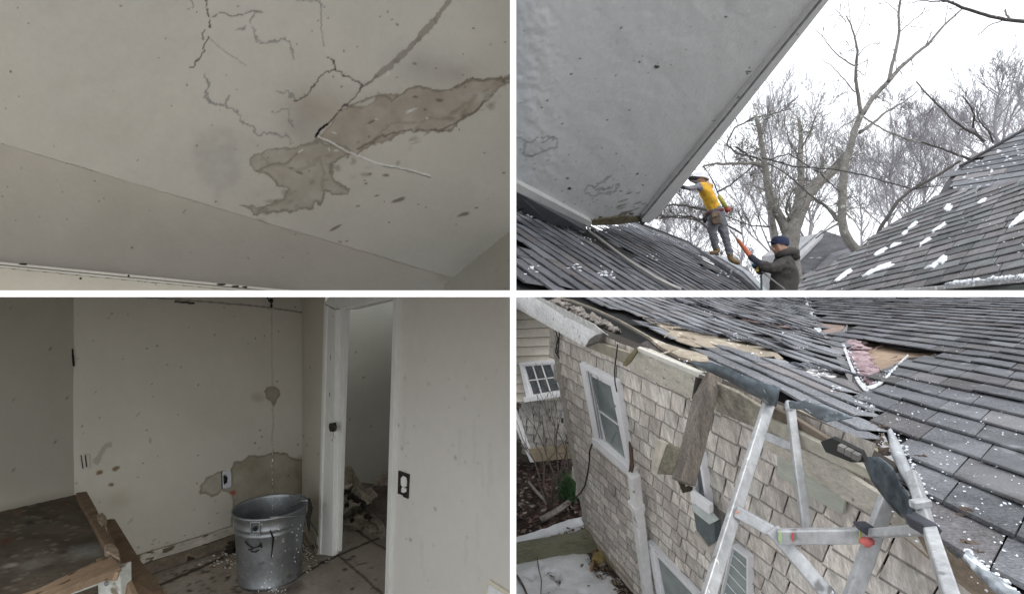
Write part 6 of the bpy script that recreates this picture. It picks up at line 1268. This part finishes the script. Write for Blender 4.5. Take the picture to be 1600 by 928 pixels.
g = MB(); g.prism([at(x, y, 1.18) for x, y in ((1344, 822), (1366, 822), (1367, 826), (1364, 840), (1360, 841), (1350, 832))], Vector((0, .03, 0))); g.build('hinge', MATS['black_plastic'], root, bevel=.003)
g = MB(); g.blob(at(1355, 846, 1.185), .0145, .012, .010, .15, 8, 4); g.build('rubber_cap', mat('red_rubber', (.50, .12, .11), .8, n1=(40, .25), spots=[(60, .62, .68, (.6, .45, .4))]), root, smooth=True)
g = MB(); g.tube([at(1205, 606, 1.54), at(1204, 618, 1.54), at(1202, 630, 1.54)], [.012, .020, .018], 8); g.build('rail_tip', mat('grey_tip', (.2, .21, .22), .6, n1=(20, .3)), root, smooth=True)
g = MB(); g.tube([at(1229, 632, 1.48), at(1240, 634, 1.48)], .012, 8); g.build('rail_tip', MATS['white_plastic'], root, smooth=True)
for x, y, w, h, c, Y in ((1219, 838, 3, 9, (.35, .5, .25), 1.242), (1239, 838, 1.5, 7, (.5, .08, .07), 1.240), (1345, 840, 3, 9, (.45, .5, .15), 1.20), (1151, 800, 3, 2, (.55, .25, .2), 1.335)):
    g = MB(); g.blob(at(x, y, Y), w * Y / F, .0015, h * Y / F, .5, 6, x); g.build('paint_mark', mat('paint_%d' % x, c, .7), root)
# ============================================================ neighbour house and garden
NB = Plane.three((807, 470, 6.1), (880, 600, 5.8), (830, 700, 6.0))
nh = empty('neighbour_house', NB.on(830, 712), 'beige clapboard neighbour house with one white grid window', 'house')
ncl = mat('beige_clapboard', (.74, .70, .62), .8, n1=(3, .07), n2=(20, .06))
g = MB()
for k in range(12):
    y0 = 458 + k * 14.2; h = 13.5
    for (x0, x1) in ((803, 872),):
        a = [NB.on(x0, y0 + h, .045), NB.on(x1, y0 + h - 3.2, .045), NB.on(x1, y0 - 3.2, .012), NB.on(x0, y0, .012)]
        a = [p if p.z < -.001 else Vector((p.x, p.y, -.001)) for p in a]; g.prism(a, NB.n * -.02)
g.build('clapboard', ncl, nh)
g = MB(); r = random.Random(77); uN = NB.dir(4200, 560); vN = -NB.dir(1150, 2600)
shingles(g, NB, NB.on(850, 670), uN, vN, .075, .17, (-30, 30), (-10, 10), lambda x, y: inpoly(x, y, [(803, 612), (886, 606), (892, 700), (815, 712), (806, 690)]), thick=.012, colf=lambda r, c: (lambda k: (k, k * .98, k * .95))(r.uniform(.34, .55)), jit=.05, curl=.01, r=r, gap=.012)
g.build('shingle_skirt', sidm, nh)
slabN = lambda name, Q, d, th, m, p=nh: (lambda g: (g.prism([NB.on(*q, d) for q in Q], NB.n * -th), g.build(name, m, p, bevel=.004))[1])(MB())
slabN('wall', [(803, 461), (893, 461), (893, 706), (818, 722), (803, 700)], -.01, .1, mat('nb_wall', (.10, .095, .08), .9))
slabN('foundation', [(818, 702), (893, 694), (893, 716), (830, 722)], .05, .05, fnd)
slabN('corner_board', [(803, 640), (808, 655), (828, 712), (834, 722), (828, 722), (803, 662)], .07, .06, wf)
QN = [(810, 566), (867, 562), (881, 617), (823, 627)]
wn = MB(); wn.prism([NB.on(*q, .045) for q in QN], NB.n * -.02); wno = wn.build('window', gld, nh)
I = frame(wno, 'frame', NB, QN, (5, 5, 7, 6), .08, .05, wf, .004); S = frame(wno, 'sash', NB, I, (2, 2, 2, 3), .065, .03, wf, .002)
for a, b in ((lq(S[0], S[1], .33), lq(S[3], S[2], .33)), (lq(S[0], S[1], .67), lq(S[3], S[2], .67)), (lq(S[0], S[3], .5), lq(S[1], S[2], .5))):
    f = MB(); f.beam(NB.on(*a, .06), NB.on(*b, .06), .011, .012, up=NB.n); f.build('muntin', wf, wno)
f = MB(); f.prism([NB.on(*q, .12) for q in ((817, 621), (882, 613), (883, 619), (819, 629))], NB.n * -.1); f.build('sill', wf, wno, bevel=.006)
# garden ground
GP = Plane(WA.on(930, 856), (-.25, -.18, 1)); 
if GP.n.z < 0: GP.n = -GP.n
def paint_garden(X, Y):
    p = Paint(X, Y, (.10, .066, .055)); n = fbm(X, Y, 7, 4, 3); p.mul(np.clip(.5 + n * 1.3, 0, 1), (.3, .3, .3)); m = sstep(.25, .5, fbm(X, Y, 5, 3, 11)); p.mix(m * .7, (.27, .20, .17)); m = sstep(.42, .6, fbm(X * 1.3, Y, 4, 3, 19)); p.mix(m * .7, (.42, .38, .34)); return p.C
gdm = mat('leaf_mulch', attr=True, rough=.95, n1=(8, .4), n2=(40, .4), bump=(26, 1, .03))
def relief_g(X, Y): return .02 * fbm(X, Y, 8, 4, 2)
o = grid_sheet('ground', GP, [(700, 640), (1120, 640), (1120, 1100), (700, 1100)], .022, paint_garden, gdm, relief_g); tag(o, 'brown leaf mulch beside the shingled house', kind='structure')
g = MB(); r = random.Random(101)
for k in range(900):
    x = r.uniform(803, 935); y = r.uniform(700, 935)
    q = GP.on(x, y, .015 + r.uniform(0, .02)); s_ = r.uniform(.012, .035); a = Vector((r.gauss(0, 1), r.gauss(0, 1), r.gauss(0, .35))).normalized(); b = a.cross(Vector((r.gauss(0, .3), r.gauss(0, .3), 1))).normalized()
    g.col = r.choice([(.16, .10, .075), (.09, .055, .045), (.26, .18, .14), (.36, .31, .27), (.2, .12, .1)]); g.add([q - a * s_, q + b * s_ * .6, q + a * s_, q - b * s_ * .6], [[0, 1, 2, 3]])
tag(g.build('leaves', mat('dry_leaves', attr=True, rough=.9, n1=(20, .2), bump=None)), 'dry fallen leaves over the garden mulch', kind='stuff')
def snow_sheet(name, pl, poly, th, label, seed, n=110):
    P = [pl.to2(pl.on(*q)) for q in poly]; u0, u1 = min(p[0] for p in P), max(p[0] for p in P); v0, v1 = min(p[1] for p in P), max(p[1] for p in P); sc = 1.2
    U, V = np.meshgrid(np.linspace(u0 - .05, u1 + .05, n), np.linspace(v0 - .05, v1 + .05, n)); wu = U + fbm(U * 100, V * 100, 30, 4, seed) * .10; wv = V + fbm(U * 100, V * 100, 30, 4, seed + 3) * .10
    ins = np_inpoly(wu, wv, P); d = np_dist(wu, wv, P, True) * np.where(ins, 1, -1); hh = th * np.clip(d / .12, 0, 1) ** .5 + .022 * fbm(U * 100, V * 100, 16, 4, seed + 8) + .02
    hh = hh - .06 * sstep(.38, .55, fbm(U * 100, V * 100, 11, 3, seed + 20)) * (d < .45)
    g = MB(); idx = {}
    for i in range(n):
        for j in range(n):
            if d[i, j] > -.03: idx[(i, j)] = len(g.v); g.v.append(pl.from2(U[i, j], V[i, j], hh[i, j] if d[i, j] > 0 else -.01))
    for i in range(n - 1):
        for j in range(n - 1):
            k = [(i, j), (i, j + 1), (i + 1, j + 1), (i + 1, j)]
            if all(q in idx for q in k): g.f.append([idx[q] for q in k]); g.c.append((1, 1, 1)); g.m.append(0)
    return tag(g.build(name, mat('ground_snow', (.90, .92, .95), .8, n1=(3, .04), n2=(30, .04), bump=(14, .6, .02), spots=[(9, .70, .73, (.2, .16, .13))]), smooth=True), label, kind='stuff')
snow_sheet('snow', GP, [(700, 872), (870, 852), (924, 852), (928, 885), (935, 905), (930, 890), (960, 900), (975, 930), (985, 1060), (700, 1060)], .05, 'thick snow lying in front of the timber beam', 1)
snow_sheet('snow', GP, [(700, 850), (800, 852), (830, 838), (875, 820), (914, 812), (916, 826), (895, 832), (850, 848), (810, 858)], .05, 'strip of snow behind the timber beam', 5, 90)
root = empty('timber_beam', GP.on(870, 858), 'grey-green timber garden edging beam lying across the snow', 'timber beam')
bq = [((796, 862), (938, 832)), ]
g = MB(); a = GP.on(780, 872, .11); b = GP.on(935, 843, .11); g.beam(a, b, .10, .16, up=GP.n, cuts=8, wob=.003); g.build('beam', mat('mossy_beam', (.22, .215, .15), .9, n1=(6, .25), n2=(40, .25), bump=(26, .8, .01), stretch=(.6, 3, 3), spots=[(16, .66, .72, (.1, .09, .07))]), root, bevel=.012)
g = MB(); g.beam(GP.on(933, 852, .06), GP.on(923, 895, .03), .028, .03, up=GP.n); tag(g.build('wooden_stake', mat('tan_stake', (.36, .24, .15), .8, n1=(20, .2)), bevel=.004), 'thin tan stake leaning at the right end of the garden beam', 'stake')
g = MB(); g.blob(GP.on(936, 872, .04), .055, .07, .05, .4, 8, 3); tag(g.build('stone', mat('yellow_stone', (.36, .28, .11), .9, n1=(8, .4)), smooth=True), 'yellowish stone beside the tan stake', 'stone')
g = MB(); r = random.Random(111)
for k in range(420):
    t = r.random(); x = 922 + 74 * t + r.gauss(-6, 6); y = 850 + 80 * t + r.gauss(4, 9); q = GP.on(x, y, .03 + r.uniform(0, .02)); s_ = r.uniform(.01, .03); a = Vector((r.gauss(0, 1), r.gauss(0, 1), r.gauss(0, .4))).normalized(); b_ = a.cross(Vector((r.gauss(0, .4), r.gauss(0, .4), 1))).normalized()
    g.col = r.choice([(.12, .08, .06), (.07, .045, .038), (.22, .16, .12), (.3, .26, .2)]); g.add([q - a * s_, q + b_ * s_ * .6, q + a * s_, q - b_ * s_ * .6], [[0, 1, 2, 3]])
tag(g.build('leaves', MATS['dry_leaves']), 'dark leaf litter along the foot of the shingled wall', kind='stuff')
g = MB(); g.tube([GP.on(845, 812, .05), GP.on(868, 799, .07), GP.on(889, 784, .08)], [.028, .026, .024], 8); tag(g.build('stick', mat('pale_stick', (.33, .30, .27), .9, n1=(12, .3), n2=(50, .3)), smooth=True), 'thick pale stick lying on the mulch', 'stick')
g = MB(); g.tube([GP.on(826, 753, .05), GP.on(840, 770, .05), GP.on(855, 785, .05)], .014, 6); tag(g.build('stick', MATS['pale_stick'], smooth=True), 'thin bent stick on the mulch left of the green plant', 'stick')
# bare shrub in front of the neighbour's wall
root = empty('bare_shrub', GP.on(862, 790), 'leafless shrub with thin upright stems before the neighbour wall', 'shrub'); rnd = random.Random(121)
brk = mat('shrub_bark', (.14, .115, .10), .9, n1=(10, .3))
for sx, sy, tx, ty in ((862, 792, 833, 660), (862, 792, 846, 640), (864, 790, 872, 640), (862, 790, 885, 660), (860, 792, 820, 690), (866, 790, 895, 700)):
    g = MB(); a = GP.on(sx, sy); b = at(tx, ty, a.y * .98); P = [a.lerp(b, k / 6) + Vector((rnd.gauss(0, .02), 0, rnd.gauss(0, .02))) * (k > 0) for k in range(7)]; g.tube(P, [.010 * (1 - k / 8) for k in range(7)], 5)
    for k in range(2): i = rnd.randint(2, 5); grow(g, P[i], Vector((rnd.gauss(0, .5), rnd.gauss(0, .2), 1)), .5, .006, 1, rnd, .1, 4, .7, 4, (1, 3), .0025)
    g.build('stem', brk, root)
root = empty('green_plant', GP.on(888, 780), 'small dark green evergreen plant at the house corner', 'plant'); g = MB(); rnd = random.Random(131)
for k in range(700):
    x = 889 + rnd.gauss(0, 8); y = 766 + rnd.gauss(0, 12); 
    if not (870 < x < 905 and 738 < y < 786): continue
    q = at(x, y, GP.on(888, 784).y - rnd.uniform(0, .15)); d = Vector((rnd.gauss(0, .6), rnd.gauss(0, .6), 1)).normalized(); s_ = rnd.uniform(.03, .07); w = d.orthogonal().normalized() * .006; g.add([q - w, q + w, q + d * s_], [[0, 1, 2]])
g.build('foliage', mat('evergreen', (.045, .11, .035), .8, n1=(12, .5)), root); g = MB(); g.tube([GP.on(889, 786), GP.on(889, 786, .2)], .012, 6); g.build('stem', brk, root)
g = MB()
for pts in (((807, 898), (812, 906), (818, 916), (824, 930)), ((838, 862), (842, 890), (846, 905), (845, 930))): g.tube([GP.on(x, y, .10) for x, y in pts], [.010, .010, .008, .008] if pts[0][0] < 810 else .004, 5)
tag(g.build('twigs', brk), 'dark twigs standing in the snow', kind='stuff')
